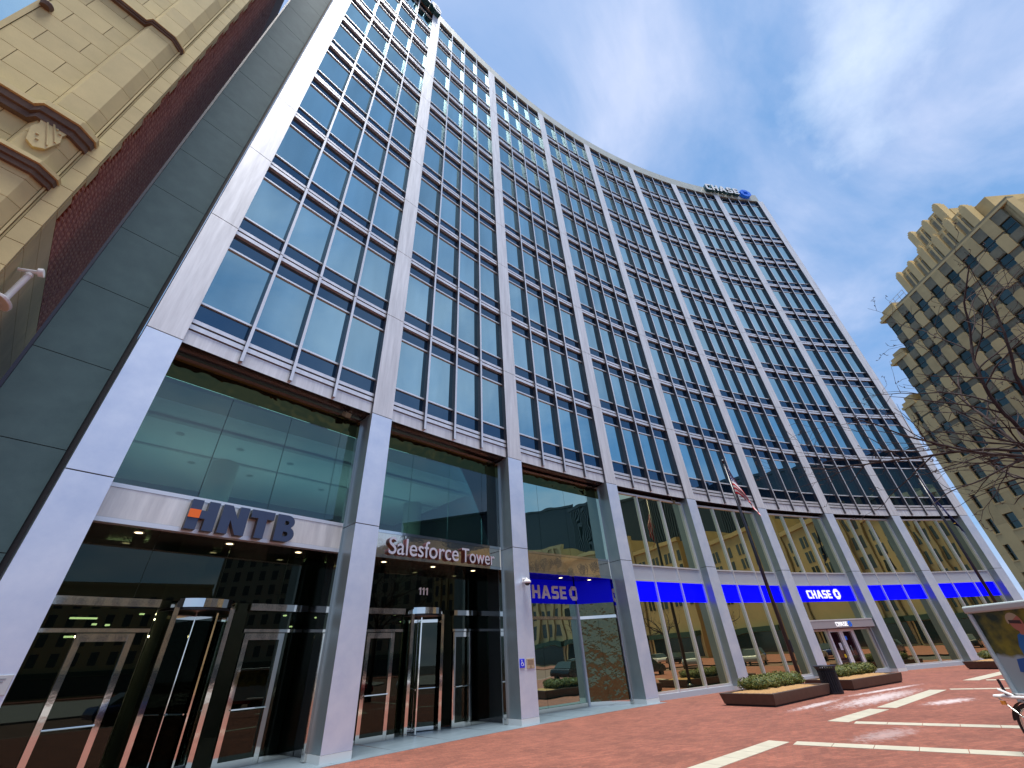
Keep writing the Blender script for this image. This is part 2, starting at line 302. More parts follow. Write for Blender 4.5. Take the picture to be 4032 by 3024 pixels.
# ------------------------------------------------------------------ ground
m_ground = mat('asphalt', (0.055, 0.053, 0.052), 0.9, noise=(0.6, 1, (0.042, 0.041, 0.041)), bump=0.2, bscale=25)
def brick_ground():
    m = bpy.data.materials.new('red brick paving'); m.use_nodes = True; t = m.node_tree; p = t.nodes['Principled BSDF']; p.inputs['Roughness'].default_value = 0.8
    g = t.nodes.new('ShaderNodeNewGeometry')
    def nn(typ, **k):
        n = t.nodes.new(typ)
        for a, b in k.items(): setattr(n, a, b)
        return n
    mp = nn('ShaderNodeMapping'); mp.inputs['Rotation'].default_value = (0, 0, 0.6); t.links.new(g.outputs['Position'], mp.inputs[0])
    br = nn('ShaderNodeTexBrick'); br.inputs['Scale'].default_value = 1.0; br.inputs['Brick Width'].default_value = 0.2; br.inputs['Row Height'].default_value = 0.1; br.inputs['Mortar Size'].default_value = 0.006
    br.inputs['Color1'].default_value = (0.265, 0.088, 0.055, 1); br.inputs['Color2'].default_value = (0.175, 0.054, 0.035, 1); br.inputs['Mortar'].default_value = (0.135, 0.06, 0.042, 1); br.inputs['Bias'].default_value = 0.1
    t.links.new(mp.outputs[0], br.inputs['Vector'])
    n = nn('ShaderNodeTexNoise'); n.inputs['Scale'].default_value = 0.7; n.inputs['Detail'].default_value = 7; n.inputs['Roughness'].default_value = 0.7; t.links.new(g.outputs['Position'], n.inputs['Vector'])
    r = nn('ShaderNodeMapRange'); t.links.new(n.outputs['Fac'], r.inputs[0]); r.inputs[1].default_value = 0.3; r.inputs[2].default_value = 0.7; r.inputs[3].default_value = 0.72; r.inputs[4].default_value = 1.2
    mu = nn('ShaderNodeMix', data_type='RGBA', blend_type='MULTIPLY'); mu.inputs[0].default_value = 1; t.links.new(br.outputs['Color'], mu.inputs[6]); t.links.new(r.outputs[0], mu.inputs[7])
    n4 = nn('ShaderNodeTexNoise'); n4.inputs['Scale'].default_value = 22; n4.inputs['Detail'].default_value = 5; n4.inputs['Roughness'].default_value = 0.8; t.links.new(g.outputs['Position'], n4.inputs['Vector'])
    r4 = nn('ShaderNodeMapRange'); t.links.new(n4.outputs['Fac'], r4.inputs[0]); r4.inputs[1].default_value = 0.35; r4.inputs[2].default_value = 0.68; r4.inputs[3].default_value = 0.75; r4.inputs[4].default_value = 1.35
    mu4 = nn('ShaderNodeMix', data_type='RGBA', blend_type='MULTIPLY'); mu4.inputs[0].default_value = 1; t.links.new(mu.outputs[2], mu4.inputs[6]); t.links.new(r4.outputs[0], mu4.inputs[7])
    n5 = nn('ShaderNodeTexNoise'); n5.inputs['Scale'].default_value = 75; n5.inputs['Detail'].default_value = 3; t.links.new(g.outputs['Position'], n5.inputs['Vector'])
    r5 = nn('ShaderNodeMapRange'); t.links.new(n5.outputs['Fac'], r5.inputs[0]); r5.inputs[1].default_value = 0.62; r5.inputs[2].default_value = 0.74; r5.inputs[3].default_value = 0; r5.inputs[4].default_value = 0.55
    mx5 = nn('ShaderNodeMix', data_type='RGBA'); t.links.new(r5.outputs[0], mx5.inputs[0]); t.links.new(mu4.outputs[2], mx5.inputs[6]); mx5.inputs[7].default_value = (0.5, 0.34, 0.27, 1)
    v6 = nn('ShaderNodeTexVoronoi'); v6.inputs['Scale'].default_value = 0.9; t.links.new(g.outputs['Position'], v6.inputs['Vector'])
    r6 = nn('ShaderNodeMapRange'); t.links.new(v6.outputs['Distance'], r6.inputs[0]); r6.inputs[1].default_value = 0.045; r6.inputs[2].default_value = 0.06; r6.inputs[3].default_value = 0.55; r6.inputs[4].default_value = 1.0
    mu6 = nn('ShaderNodeMix', data_type='RGBA', blend_type='MULTIPLY'); mu6.inputs[0].default_value = 1; t.links.new(mx5.outputs[2], mu6.inputs[6]); t.links.new(r6.outputs[0], mu6.inputs[7])
    last = mu6.outputs[2]
    # dried de-icing salt: streaks swept along the front of the planters
    for (cx, cy, ln, wd, ang, amt) in ((19.6, 53.6, 4.6, 0.75, -0.30, 0.62), (17.6, 55.1, 2.6, 0.30, -0.26, 0.6), (22.6, 53.5, 3.8, 0.28, -0.40, 0.7), (18.6, 51.9, 1.6, 0.45, -0.5, 0.7), (12.3, 53.2, 1.6, 0.5, -0.4, 0.28)):
        m2 = nn('ShaderNodeMapping', vector_type='TEXTURE'); m2.inputs['Location'].default_value = (cx, cy, 0); m2.inputs['Rotation'].default_value = (0, 0, ang); m2.inputs['Scale'].default_value = (ln, wd, 1)
        t.links.new(g.outputs['Position'], m2.inputs[0])
        ns = nn('ShaderNodeTexNoise'); ns.inputs['Scale'].default_value = 7.0; ns.inputs['Detail'].default_value = 8; ns.inputs['Roughness'].default_value = 0.75; t.links.new(g.outputs['Position'], ns.inputs['Vector'])
        ln_ = nn('ShaderNodeVectorMath', operation='LENGTH'); t.links.new(m2.outputs[0], ln_.inputs[0])
        ma = nn('ShaderNodeMath', operation='MULTIPLY_ADD'); t.links.new(ns.outputs['Fac'], ma.inputs[0]); ma.inputs[1].default_value = 2.6; 
        sb = nn('ShaderNodeMath', operation='MULTIPLY'); t.links.new(ln_.outputs['Value'], sb.inputs[0]); sb.inputs[1].default_value = -1.0
        t.links.new(sb.outputs[0], ma.inputs[2])
        rr = nn('ShaderNodeMapRange'); t.links.new(ma.outputs[0], rr.inputs[0]); rr.inputs[1].default_value = 0.55; rr.inputs[2].default_value = 1.05; rr.inputs[3].default_value = 0; rr.inputs[4].default_value = amt
        # only inside the ellipse
        cl = nn('ShaderNodeMapRange'); t.links.new(ln_.outputs['Value'], cl.inputs[0]); cl.inputs[1].default_value = 0.75; cl.inputs[2].default_value = 1.15; cl.inputs[3].default_value = 1; cl.inputs[4].default_value = 0
        mm = nn('ShaderNodeMath', operation='MULTIPLY'); t.links.new(rr.outputs[0], mm.inputs[0]); t.links.new(cl.outputs[0], mm.inputs[1])
        mxx = nn('ShaderNodeMix', data_type='RGBA'); t.links.new(mm.outputs[0], mxx.inputs[0]); t.links.new(last, mxx.inputs[6]); mxx.inputs[7].default_value = (0.60, 0.56, 0.57, 1); last = mxx.outputs[2]
    t.links.new(last, p.inputs['Base Color'])
    b = nn('ShaderNodeBump'); b.inputs['Strength'].default_value = 0.35; b.inputs['Distance'].default_value = 0.006; t.links.new(br.outputs['Fac'], b.inputs['Height']); b.invert = True
    t.links.new(b.outputs[0], p.inputs['Normal'])
    return m
m_pave = brick_ground()
m_road = mat('brick roadway', (0.17, 0.088, 0.06), 0.85, noise=(0.8, 1, (0.12, 0.065, 0.048)), bump=0.2, bscale=20)
m_paver = mat('pale concrete paver', (0.45, 0.425, 0.34), 0.8, noise=(2.5, 1, (0.36, 0.34, 0.27)), bump=0.08)
m_kerb = mat('granite kerb', (0.34, 0.33, 0.31), 0.8, noise=(3, 1, (0.27, 0.26, 0.25)))
g = MB(); g.box(-2500, 2500, -2500, 2500, -1.2, -0.135); tag(g.obj('ground', m_ground), kind='structure')
def ring(name, r0, r1, a0, a1, z0, z1, m, n=90):
    b = MB()
    for i in range(n):
        t0 = a0 + (a1 - a0) * i / n; t1 = a0 + (a1 - a0) * (i + 1) / n
        p = [(r * math.sin(t), r * math.cos(t)) for r, t in ((r0, t0), (r1, t0), (r1, t1), (r0, t1))]
        b.face([(*q, z1) for q in p][::-1])
        b.face([(*p[1], z0), (*p[1], z1), (*p[2], z1), (*p[2], z0)]); b.face([(*p[0], z0), (*p[3], z0), (*p[3], z1), (*p[0], z1)])
    return b.obj(name, m)
pav = tag(ring('pavement', 46.0, 75.0, -0.75, 0.78, -0.12, 0.0, m_pave), kind='structure')
tag(ring('pavement_south', 46.0, 75.0, 0.98, 3.3, -0.12, 0.0, m_pave), kind='structure')
tag(ring('road', 30.0, 45.75, -3.1, 3.1, -0.13, -0.12, m_road), kind='structure')
tag(ring('kerb', 45.78, 45.98, -0.75, 0.78, -0.12, 0.004, m_kerb), kind='structure')
tag(ring('circle_island', 0.5, 29.9, -3.14, 3.14, -0.12, 0.0, m_kerb), kind='structure')
# zigzag bands of pale pavers let into the brick
def band(pts, wd=0.40, ln=0.62):
    for i in range(len(pts) - 1):
        a = Vector(pts[i]); b = Vector(pts[i + 1]); L = (b - a).length; ang = math.atan2(b.y - a.y, b.x - a.x); n = max(1, round(L / ln)); s = L / n
        key = (round(s, 2), wd)
        if key not in band.cache:
            mb = MB(); mb.box(0.006, s - 0.006, -wd / 2, wd / 2, -0.02, 0.006); band.cache[key] = mb.mesh('paver', m_paver)
        for k in range(n):
            p = a + (b - a) * (k / n)
            if (Vector((p.x, p.y)) - Vector((CAM.x, CAM.y))).length > 34: continue
            put('paver', band.cache[key], pav, radial(p.x, p.y, ang))
band.cache = {}
band([(4.2, 56.45), (10.98, 54.92)]); band([(10.86, 54.62), (10.72, 48.2)], 0.38)
band([(13.88, 53.85), (13.6, 47.6)], 0.38); band([(13.95, 54.2), (16.55, 53.48)], 0.46); band([(16.9, 53.34), (22.35, 52.02)], 0.46); band([(22.55, 51.7), (22.9, 46.6)], 0.36)
band([(26.55, 50.4), (26.5, 46.4)], 0.42); band([(26.5, 50.86), (34.0, 48.4)], 0.5)

# ------------------------------------------------------------------ the curved office building
TB = thing('office_building', 'curved office tower with silver pilasters and blue mirrored windows above a ground floor bank', 'building', pc(4, R))
PW = 2 * R * math.tan(HW)                 # pilaster width
DP = (D - 2 * HW) / 4                     # angle of one window column
WP = R * math.tan(DP / 2)                 # half a window column
ZJ = [9.2 + 3.779 * k for k in range(11)] # floor joints
ZT = ZJ[10]
# shared meshes
def cap(name, mb, mats): return mb.mesh(name, mats)
b = MB(); b.box(-WP, WP, R + .22, R + .25, 0, 3.779 - 1.57); me_vis = b.mesh('vision_pane', m_vis)
b = MB(); b.box(-WP, WP, R + .22, R + .25, 0.19, 0.775); b.box(-WP, WP, R + .165, R + .25, 0.775, 0.835, 1); me_sill = b.mesh('sill_pane', [m_spn, m_alum])
b = MB(); b.box(-WP, WP, R + .22, R + .25, -0.68, -0.12); b.box(-WP, WP, R + .165, R + .25, -0.74, -0.68, 1); me_head = b.mesh('head_pane', [m_spn, m_alum])
b = MB(); b.box(-WP, WP, R + .10, R + .25, -0.12, 0.015); b.box(-WP, WP, R + .125, R + .25, 0.015, 0.075, 1); b.box(-WP, WP, R + .10, R + .25, 0.075, 0.19); me_band = b.mesh('band_rail', [m_fin, m_black])
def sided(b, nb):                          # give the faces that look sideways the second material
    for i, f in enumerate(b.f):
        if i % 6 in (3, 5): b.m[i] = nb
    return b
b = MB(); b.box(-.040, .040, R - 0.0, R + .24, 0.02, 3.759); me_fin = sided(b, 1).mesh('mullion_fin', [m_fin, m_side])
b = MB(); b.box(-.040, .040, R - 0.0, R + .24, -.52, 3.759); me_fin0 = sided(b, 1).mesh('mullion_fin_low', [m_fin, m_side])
far = {}; jr = random.Random(5)
def piece(name, me, M, small):
    if small: far.setdefault(name, []).append((me, M))
    else: put(name, me, TB, M)
for bay in range(8):
    for c in range(4):
        th = bay + (HW + DP * (c + .5)) / D
        for f in range(10):
            small = bay == 7 and f >= 5
            T = FR(th)
            P_ = Matrix.Translation((0, R + .24, 1.1)); J_ = P_ @ Matrix.Rotation(jr.uniform(-1, 1) * .0022, 4, 'X') @ Matrix.Rotation(jr.uniform(-1, 1) * .0022, 4, 'Z') @ P_.inverted()
            piece('vision_pane', me_vis, T @ Matrix.Translation((0, 0, ZJ[f] + .835)) @ J_, small)
            piece('sill_pane', me_sill, T @ Matrix.Translation((0, 0, ZJ[f])), small)
            piece('head_pane', me_head, T @ Matrix.Translation((0, 0, ZJ[f + 1])), small)
            piece('band_rail', me_band, T @ Matrix.Translation((0, 0, ZJ[f])), small)
        # fascia under the first band
        mb = MB(); mb.box(-WP, WP, R + .13, R + .30, 8.64, 9.045); mb.box(-WP, WP, R + .17, R + .28, 9.045, 9.08, 1)
        put('fascia_panel', cap('fascia_panel', mb, [m_steel, m_dark]), TB, T)
        if c < 3:
            th2 = bay + (HW + DP * (c + 1)) / D
            for f in range(10): put('mullion_fin', me_fin0 if f == 0 else me_fin, TB, FR(th2) @ Matrix.Translation((0, 0, ZJ[f])))
for name, lst in far.items():
    me0 = lst[0][0]; mb = MB()
    for me, M in lst:
        o_ = len(mb.v); mb.v += [tuple(M @ v.co) for v in me.vertices]
        for p in me.polygons: mb.f.append(tuple(o_ + i for i in p.vertices)); mb.m.append(p.material_index)
    tag(mb.obj(name + 's', list(me0.materials), TB), kind='stuff')
# pilasters: dark core with steel panels, open joints between them
lev = [0.16, 5.08, 8.6124] + ZJ[1:10] + [ZT + .15]
pm = {}
for i in range(9):
    mb = MB(); mb.box(-PW / 2 + .02, PW / 2 - .02, R + .02, R + .88, 0.0, 8.6); mb.box(-PW / 2 + .02, PW / 2 - .02, R + .02, R + .40, 8.6, ZT + .12)
    core = mb.obj('pilaster', m_dark, TB, FR(i))
    for k in range(len(lev) - 1):
        z0, z1 = lev[k] + (.012 if k else 0), lev[k + 1] - .012
        if k not in pm:
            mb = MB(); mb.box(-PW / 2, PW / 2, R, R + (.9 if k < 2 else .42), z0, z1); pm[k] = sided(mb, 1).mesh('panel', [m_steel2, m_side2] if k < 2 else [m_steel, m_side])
        put('panel', pm[k], core, FR(i))
    if 'b' not in pm:
        mb = MB(); mb.box(-PW / 2 - .004, PW / 2 + .004, R - .004, R + .9, 0.0, 0.155); pm['b'] = mb.mesh('plinth', mat('pilaster plinth', (0.66, 0.70, 0.70), 0.45, 0.2))
    put('plinth', pm['b'], core, FR(i))
# parapet (set behind the pilasters), roof and body behind the facade
for bay in range(8):
    for c in range(4):
        th = bay + (c + .5) / 4; hwid = R * math.tan(D / 8) - .004
        mb = MB(); mb.box(-hwid, hwid, R + .06, R + .5, ZT + .24, ZT + 1.55); mb.box(-hwid, hwid, R + .2, R + .4, ZT - .1, ZT + .24, 1)
        mb.obj('parapet_panel', [mat('parapet steel', (0.50, 0.52, 0.46), 0.5, 0.3, noise=(1.2, 1, (0.38, 0.40, 0.36))) if (bay, c) == (0, 0) else bpy.data.materials['parapet steel'], m_dark], TB, FR(th))
b = MB()
for i in range(32):
    t0, t1 = i / 4, (i + 1) / 4
    if i < 7:                                   # the body steps back behind the first bay (unseen gap, opened to let light onto the brick flank)
        p, q = pc(t0, R + .40), pc(t1, R + .40); b.face([(p.x, p.y, 8.7), (q.x, q.y, 8.7), (q.x, q.y, ZT + .6), (p.x, p.y, ZT + .6)])
        continue
    a0, a1, b0, b1 = pc(t0, R + .40), pc(t1, R + .40), pc(t0, R + 24), pc(t1, R + 24)
    for (p, q) in ((a0, a1),):
        b.face([(p.x, p.y, 8.7), (q.x, q.y, 8.7), (q.x, q.y, ZT + .6), (p.x, p.y, ZT + .6)])
    b.face([(a0.x, a0.y, ZT + .6), (a1.x, a1.y, ZT + .6), (b1.x, b1.y, ZT + .6), (b0.x, b0.y, ZT + .6)])
    b.face([(b0.x, b0.y, 0), (b0.x, b0.y, ZT + .6), (b1.x, b1.y, ZT + .6), (b1.x, b1.y, 0)])
for t in (1.75, 8.04):
    p, q = pc(t, R + .45), pc(t, R + 24); zb = 8.75 if t < 4 else 0; b.face([(p.x, p.y, zb), (q.x, q.y, zb), (q.x, q.y, ZT + .6), (p.x, p.y, ZT + .6)])
b.obj('core_wall', m_dark, TB)
# soffit over the recessed ground floor
b = MB()
for i in range(32):
    p = [pc(i / 4, R + .13), pc((i + 1) / 4, R + .13), pc((i + 1) / 4, R + .95), pc(i / 4, R + .95)]
    b.face([(q.x, q.y, 8.636) for q in p])
b.obj('soffit', m_soffit, TB)

X0 = R * math.tan(D / 2 - HW) + .03         # half clear width of a bay
def bayf(bay): return FR(bay + .5)
# --- glazed banking bays (fourth to eighth)
for bay in range(3, 8):
    T = bayf(bay); g0 = R + .45
    door = bay == 5
    xs = [-X0, -X0 / 3, X0 / 3, X0]
    for i in range(3):
        a, c = xs[i] + .004, xs[i + 1] - .004
        mb = MB(); mb.box(a, c, g0, g0 + .03, 5.05, 8.40); mb.obj('upper_pane', m_low, TB, T)
        mb = MB(); mb.box(a, c, g0 - .03, g0 + .03, 4.40, 4.98); mb.obj('grey_panel', m_greypan, TB, T)
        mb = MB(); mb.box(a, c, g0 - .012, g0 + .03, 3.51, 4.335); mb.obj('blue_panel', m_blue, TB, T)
        if not door:
            mb = MB(); mb.box(a, c, g0, g0 + .03, 0.27, 3.505); mb.obj('lower_pane', m_low, TB, T)
    for x in xs:
        hw_ = .05 if abs(x) > 2 else .03; xx = x * (1 - .045 / 2.6) if abs(x) > 2 else x
        if door and abs(x) < 2:
            mb = MB(); mb.box(xx - hw_, xx + hw_, g0 - .10, g0 + .06, 4.402, 8.40)
        else:
            mb = MB(); mb.box(xx - hw_, xx + hw_, g0 - .10, g0 + .06, 0.19, 8.40)
        mb.obj('mullion', m_alum, TB, T)
    for (z0, z1) in ((8.40, 8.49), (4.985, 5.05), (4.335, 4.40)) + (() if door else ((.19, .27),)):
        mb = MB(); mb.box(-X0, X0, g0 - .07, g0 + .08, z0, z1); mb.obj('transom', m_alum, TB, T)
    mb = MB(); mb.box(-X0, X0, g0 - .12, g0 + .3, 0, .19); mb.obj('sill_stone', mat('sill stone', (0.40, 0.45, 0.50), 0.6) if bay == 3 else bpy.data.materials['sill stone'], TB, T)
    mb = MB(); mb.box(-X0 - .3, X0 + .3, g0 + .4, g0 + .5, 0, 8.63); mb.obj('back_wall', m_dark, TB, T)
    if door:
        mb = MB(); mb.box(-X0 + .1, X0 - .1, g0, g0 + .03, 2.60, 3.505); mb.obj('transom_pane', m_low, TB, T)
        mb = MB(); mb.box(-X0 + .08, X0 - .08, g0 - .42, g0 + .1, 2.17, 2.52); mb.obj('door_canopy', mat('taupe metal', (0.36, 0.34, 0.36), 0.4, 0.3), TB, T)
        mb = MB(); mb.box(-X0 + .08, X0 - .08, g0 - .43, g0 + .09, 2.523, 2.59); mb.obj('canopy_cap', m_alum, TB, T)
        mb = MB(); mb.box(-X0 + .12, X0 - .12, g0 - .36, g0 + .02, 2.135, 2.168); mb.obj('canopy_soffit', mat('maroon soffit', (0.10, 0.02, 0.05), 0.5), TB, T)
        for (a, c, fr) in ((-2.5, -1.05, .06), (-1.0, 0.0, .13), (0.02, 1.02, .13), (1.07, 2.5, .06)):
            isd = fr > .1
            mb = MB(); mb.box(a + fr, c - fr, g0 + .01, g0 + .03, .16, 2.0 if isd else 2.12)
            fm = m_whitep if isd else m_alum
            k = .02 if isd else 0
            mb.box(a, a + fr, g0 - .06 - k, g0 + .05, .03, 2.13, 1); mb.box(c - fr, c, g0 - .06 - k, g0 + .05, .03, 2.13, 1)
            mb.box(a + fr, c - fr, g0 - .055 - k, g0 + .045, 2.0 if isd else 2.06, 2.13, 1); mb.box(a + fr, c - fr, g0 - .055 - k, g0 + .045, .03, .16, 1)
            dr = mb.obj('bank_door' if isd else 'sidelight', [mirror_glass('bank door glass', (0.3, 0.3, 0.3), (0.03, 0.006, 0.012), 0.35) if isd else m_low, fm], TB, T)
            if isd:
                mb = MB(); xh = c - .22 if a < -.5 else a + .22
                mb.tube([(xh, g0 - .14, .85), (xh, g0 - .14, 1.35)], [.014, .014], 8); mb.tube([(xh, g0 - .14, .9), (xh, g0 - .06, .9)], [.01, .01], 6); mb.tube([(xh, g0 - .14, 1.3), (xh, g0 - .06, 1.3)], [.01, .01], 6)
                mb.obj('handle', m_chrome, dr, T)
                mb = MB(); q = (a + c) / 2 + (.18 if a < -.5 else -.15); mb.box(q - .10, q + .10, g0 + .003, g0 + .008, 1.15, 1.48); mb.obj('notice', m_whitep, dr, T) if a < -.5 else None
                if a < -.5:
                    mb = MB(); mb.lathe([(0, 0), (.09, 0), (.09, .006), (0, .006)], 20); mb.obj('round_notice', mat('yellow sticker', (0.8, 0.55, 0.02), 0.5), dr, T @ Matrix.Translation((q + .05, g0 + .008, 0.88)) @ Matrix.Rotation(PI / 2, 4, 'X'))
                else:
                    mb = MB(); mb.box(q - .2, q + .05, g0 + .003, g0 + .009, 1.6, 1.78); mb.obj('blue_notice', m_logo, dr, T)
# --- recessed entrance bays (first to third)
G1 = R + .65; ZS = 4.40
m_ceil = mat('lobby ceiling', (0.72, 0.76, 0.76), 0.8)
m_olive = mat('olive bulkhead', (0.28, 0.27, 0.10), 0.6)
m_floor = mat('lobby floor', (0.05, 0.055, 0.05), 0.25)
m_wallin = mat('lobby wall', (0.055, 0.06, 0.05), 0.5, noise=(1.5, 1, (0.03, 0.035, 0.03)))
m_bandtop = mirror_glass('dark glass band', (0.10, 0.10, 0.04), (0.006, 0.006, 0.004), 0.5, wav=0.02, wscale=2.5)
for bay in range(3):
    T = bayf(bay)
    for s in (-1, 1):
        mb = MB(); mb.box(s * (X0 - .02) - .05, s * (X0 - .02) + .05, G1 - .08, G1 + .06, 0.02, 8.53); mb.obj('jamb', m_chrome if bay else m_chrome, TB, T)
    mb = MB(); mb.box(-X0 + .03, X0 - .03, G1 - .06, G1 + .06, 8.47, 8.56); mb.obj('head_strip', m_chrome, TB, T)
    bm = m_paleband if bay == 0 else m_bronze
    mb = MB(); mb.box(-X0 + .05, X0 - .05, G1 - .05, G1 + .1, 4.50, 5.10); mb.obj('sign_band', bm, TB, T)
    for (z0, z1) in ((4.40, 4.495), (5.105, 5.19)):
        mb = MB(); mb.box(-X0 + .05, X0 - .05, G1 - .06, G1 + .12, z0, z1); mb.obj('band_trim', m_alum if bay == 0 else m_chrome, TB, T)
    xs = [-X0 + .05] + ([-1.04, .52, 2.05] if bay == 0 else [-1.31, .25, 1.79] if bay == 1 else [-1.3, .3, 1.8]) + [X0 - .05]
    for i in range(4):
        mb = MB(); mb.box(xs[i] + .006, xs[i + 1] - .006, G1, G1 + .02, 5.192, 7.93 if bay < 2 else 8.0); mb.obj('upper_pane', m_clear if bay < 2 else m_lob, TB, T)
    for xx in xs[1:4]:
        mb = MB(); mb.box(xx - .009, xx + .009, G1 + .021, G1 + .03, 5.192, 7.93); mb.obj('glass_joint', m_black, TB, T)
    mb = MB(); mb.box(-X0 + .05, X0 - .05, G1, G1 + .02, 7.935 if bay < 2 else 8.005, 8.47); mb.obj('dark_glass_band', m_bandtop, TB, T)
    # entrance soffit with downlights
    mb = MB(); mb.box(-X0 - .35, X0 + .35, G1 + .125, G1 + 1.5, ZS + .002, ZS + .05); sf = mb.obj('entrance_soffit', mat('black gloss soffit', (0.012, 0.011, 0.01), 0.08) if bay == 0 else bpy.data.materials['black gloss soffit'], TB, T)
    for x in (-1.75, 0.05, 1.75):
        mb = MB(); mb.lathe([(0, -.004), (.075, -.004), (.075, .0)], 20, 0); mb.lathe([(.075, -.008), (.1, -.008), (.1, 0)], 20, 1)
        mb.obj('downlight', [m_warm, m_alum], sf, T @ Matrix.Translation((x, G1 + .5, ZS)))
# threshold slab of blue-grey stone in front of the three entrances
for i in range(12):
    t0 = -.07 + i * .2625; mid = t0 + .131
    mb = MB(); hw_ = R * math.tan(D * .2625 / 2) - .004
    mb.box(-hw_, hw_, R - .26, R + 2.4, -.02, .006); mb.obj('threshold_slab', m_thresh, pav, FR(mid))
# lobby behind bays one and two
b = MB()
mid = FR(1.0)
b.box(-6.1, 6.1, R + 2.45, R + 9, -.02, .012); b.obj('lobby_floor', m_floor, TB, mid)
b = MB(); b.box(-6.1, 6.1, R + 9, R + 9.1, 0, 8.4); b.box(-6.2, -6.1, R + 1.0, R + 9, 0, 8.4); b.box(6.1, 6.2, R + 1.0, R + 9, 0, 8.4); b.obj('lobby_wall', m_wallin, TB, mid)
b = MB(); b.box(-6.1, 6.1, R + 1.75, R + 9, 7.98, 8.1); b.obj('lobby_ceiling', m_ceil, TB, mid)
b = MB(); b.box(-6.1, 6.1, R + .78, R + 1.75, 7.96, 8.1); b.obj('lobby_bulkhead', m_olive, TB, mid)
b = MB(); b.box(-6.1, 6.1, R + 2.75, R + 2.95, 7.90, 7.978); b.box(-6.1, 6.1, R + 5.1, R + 5.2, 7.93, 7.978); b.obj('ceiling_rib', mat('ceiling rib', (0.42, 0.46, 0.46), 0.8), TB, mid)
for (x, y) in ((-4.6, 3.8), (-2.9, 3.9), (-1.2, 4.1), (2.2, 3.9), (-3.8, 6.0), (-1.9, 6.1), (0.8, 6.0), (3.3, 5.9)):
    mb = MB(); mb.lathe([(0, 7.974), (.09, 7.974), (.12, 7.97), (.12, 7.98)], 18); mb.obj('ceiling_light', mat('dull downlight', (0.30, 0.34, 0.34), 0.5) if x == -4.6 else bpy.data.materials['dull downlight'], TB, mid @ Matrix.Translation((x, R + y, 0)))
mb = MB(); mb.box(-6.1, 6.1, R + 2.2, R + 2.3, 4.46, 5.15); mb.obj('vestibule_upstand', m_wallin, TB, mid)
# round stone column seen inside the lobby
for x in (2.35, -2.9, 4.9):
    mb = MB(); mb.lathe([(.42, .01), (.42, 7.97)], 28); mb.obj('lobby_column', mat('pale column', (0.42, 0.44, 0.36), 0.3) if x == 2.35 else bpy.data.materials['pale column'], TB, mid @ Matrix.Translation((x, R + 5.4, 0)), True)
# added unseen area lights to brighten the ceiling, and small lamps deep in the lobby
for (x, wd) in ((-3.0, 5.2), (3.0, 5.2)):
    la = bpy.data.lights.new('ceiling_fill_light', 'AREA'); la.shape = 'RECTANGLE'; la.size = wd; la.size_y = 2.6; la.energy = 60; la.color = (0.9, 1.0, 0.98)
    lo = put('ceiling_fill_light', la, TB, mid @ Matrix.Translation((x, R + 5.0, 5.3)) @ Matrix.Rotation(PI, 4, 'X'))
for (x, y, z, sx) in ((-4.7, 7.2, 3.3, .30), (-4.5, 6.0, 3.05, .05), (-4.2, 6.2, 3.05, .05), (-4.75, 6.6, 2.8, .22), (-3.3, 7.9, 3.5, .06), (-2.4, 8.2, 3.2, .06), (-1.9, 7.4, 3.4, .14), (1.0, 7.5, 3.5, .05), (1.6, 8.3, 3.2, .04), (2.0, 7.0, 3.4, .05), (-3.9, 8.4, 2.9, .05)):
    mb = MB(); mb.box(-sx, sx, -.05, .05, 0, .04); mb.obj('lobby_lamp', m_lampw, TB, mid @ Matrix.Translation((x, R + y, z)))

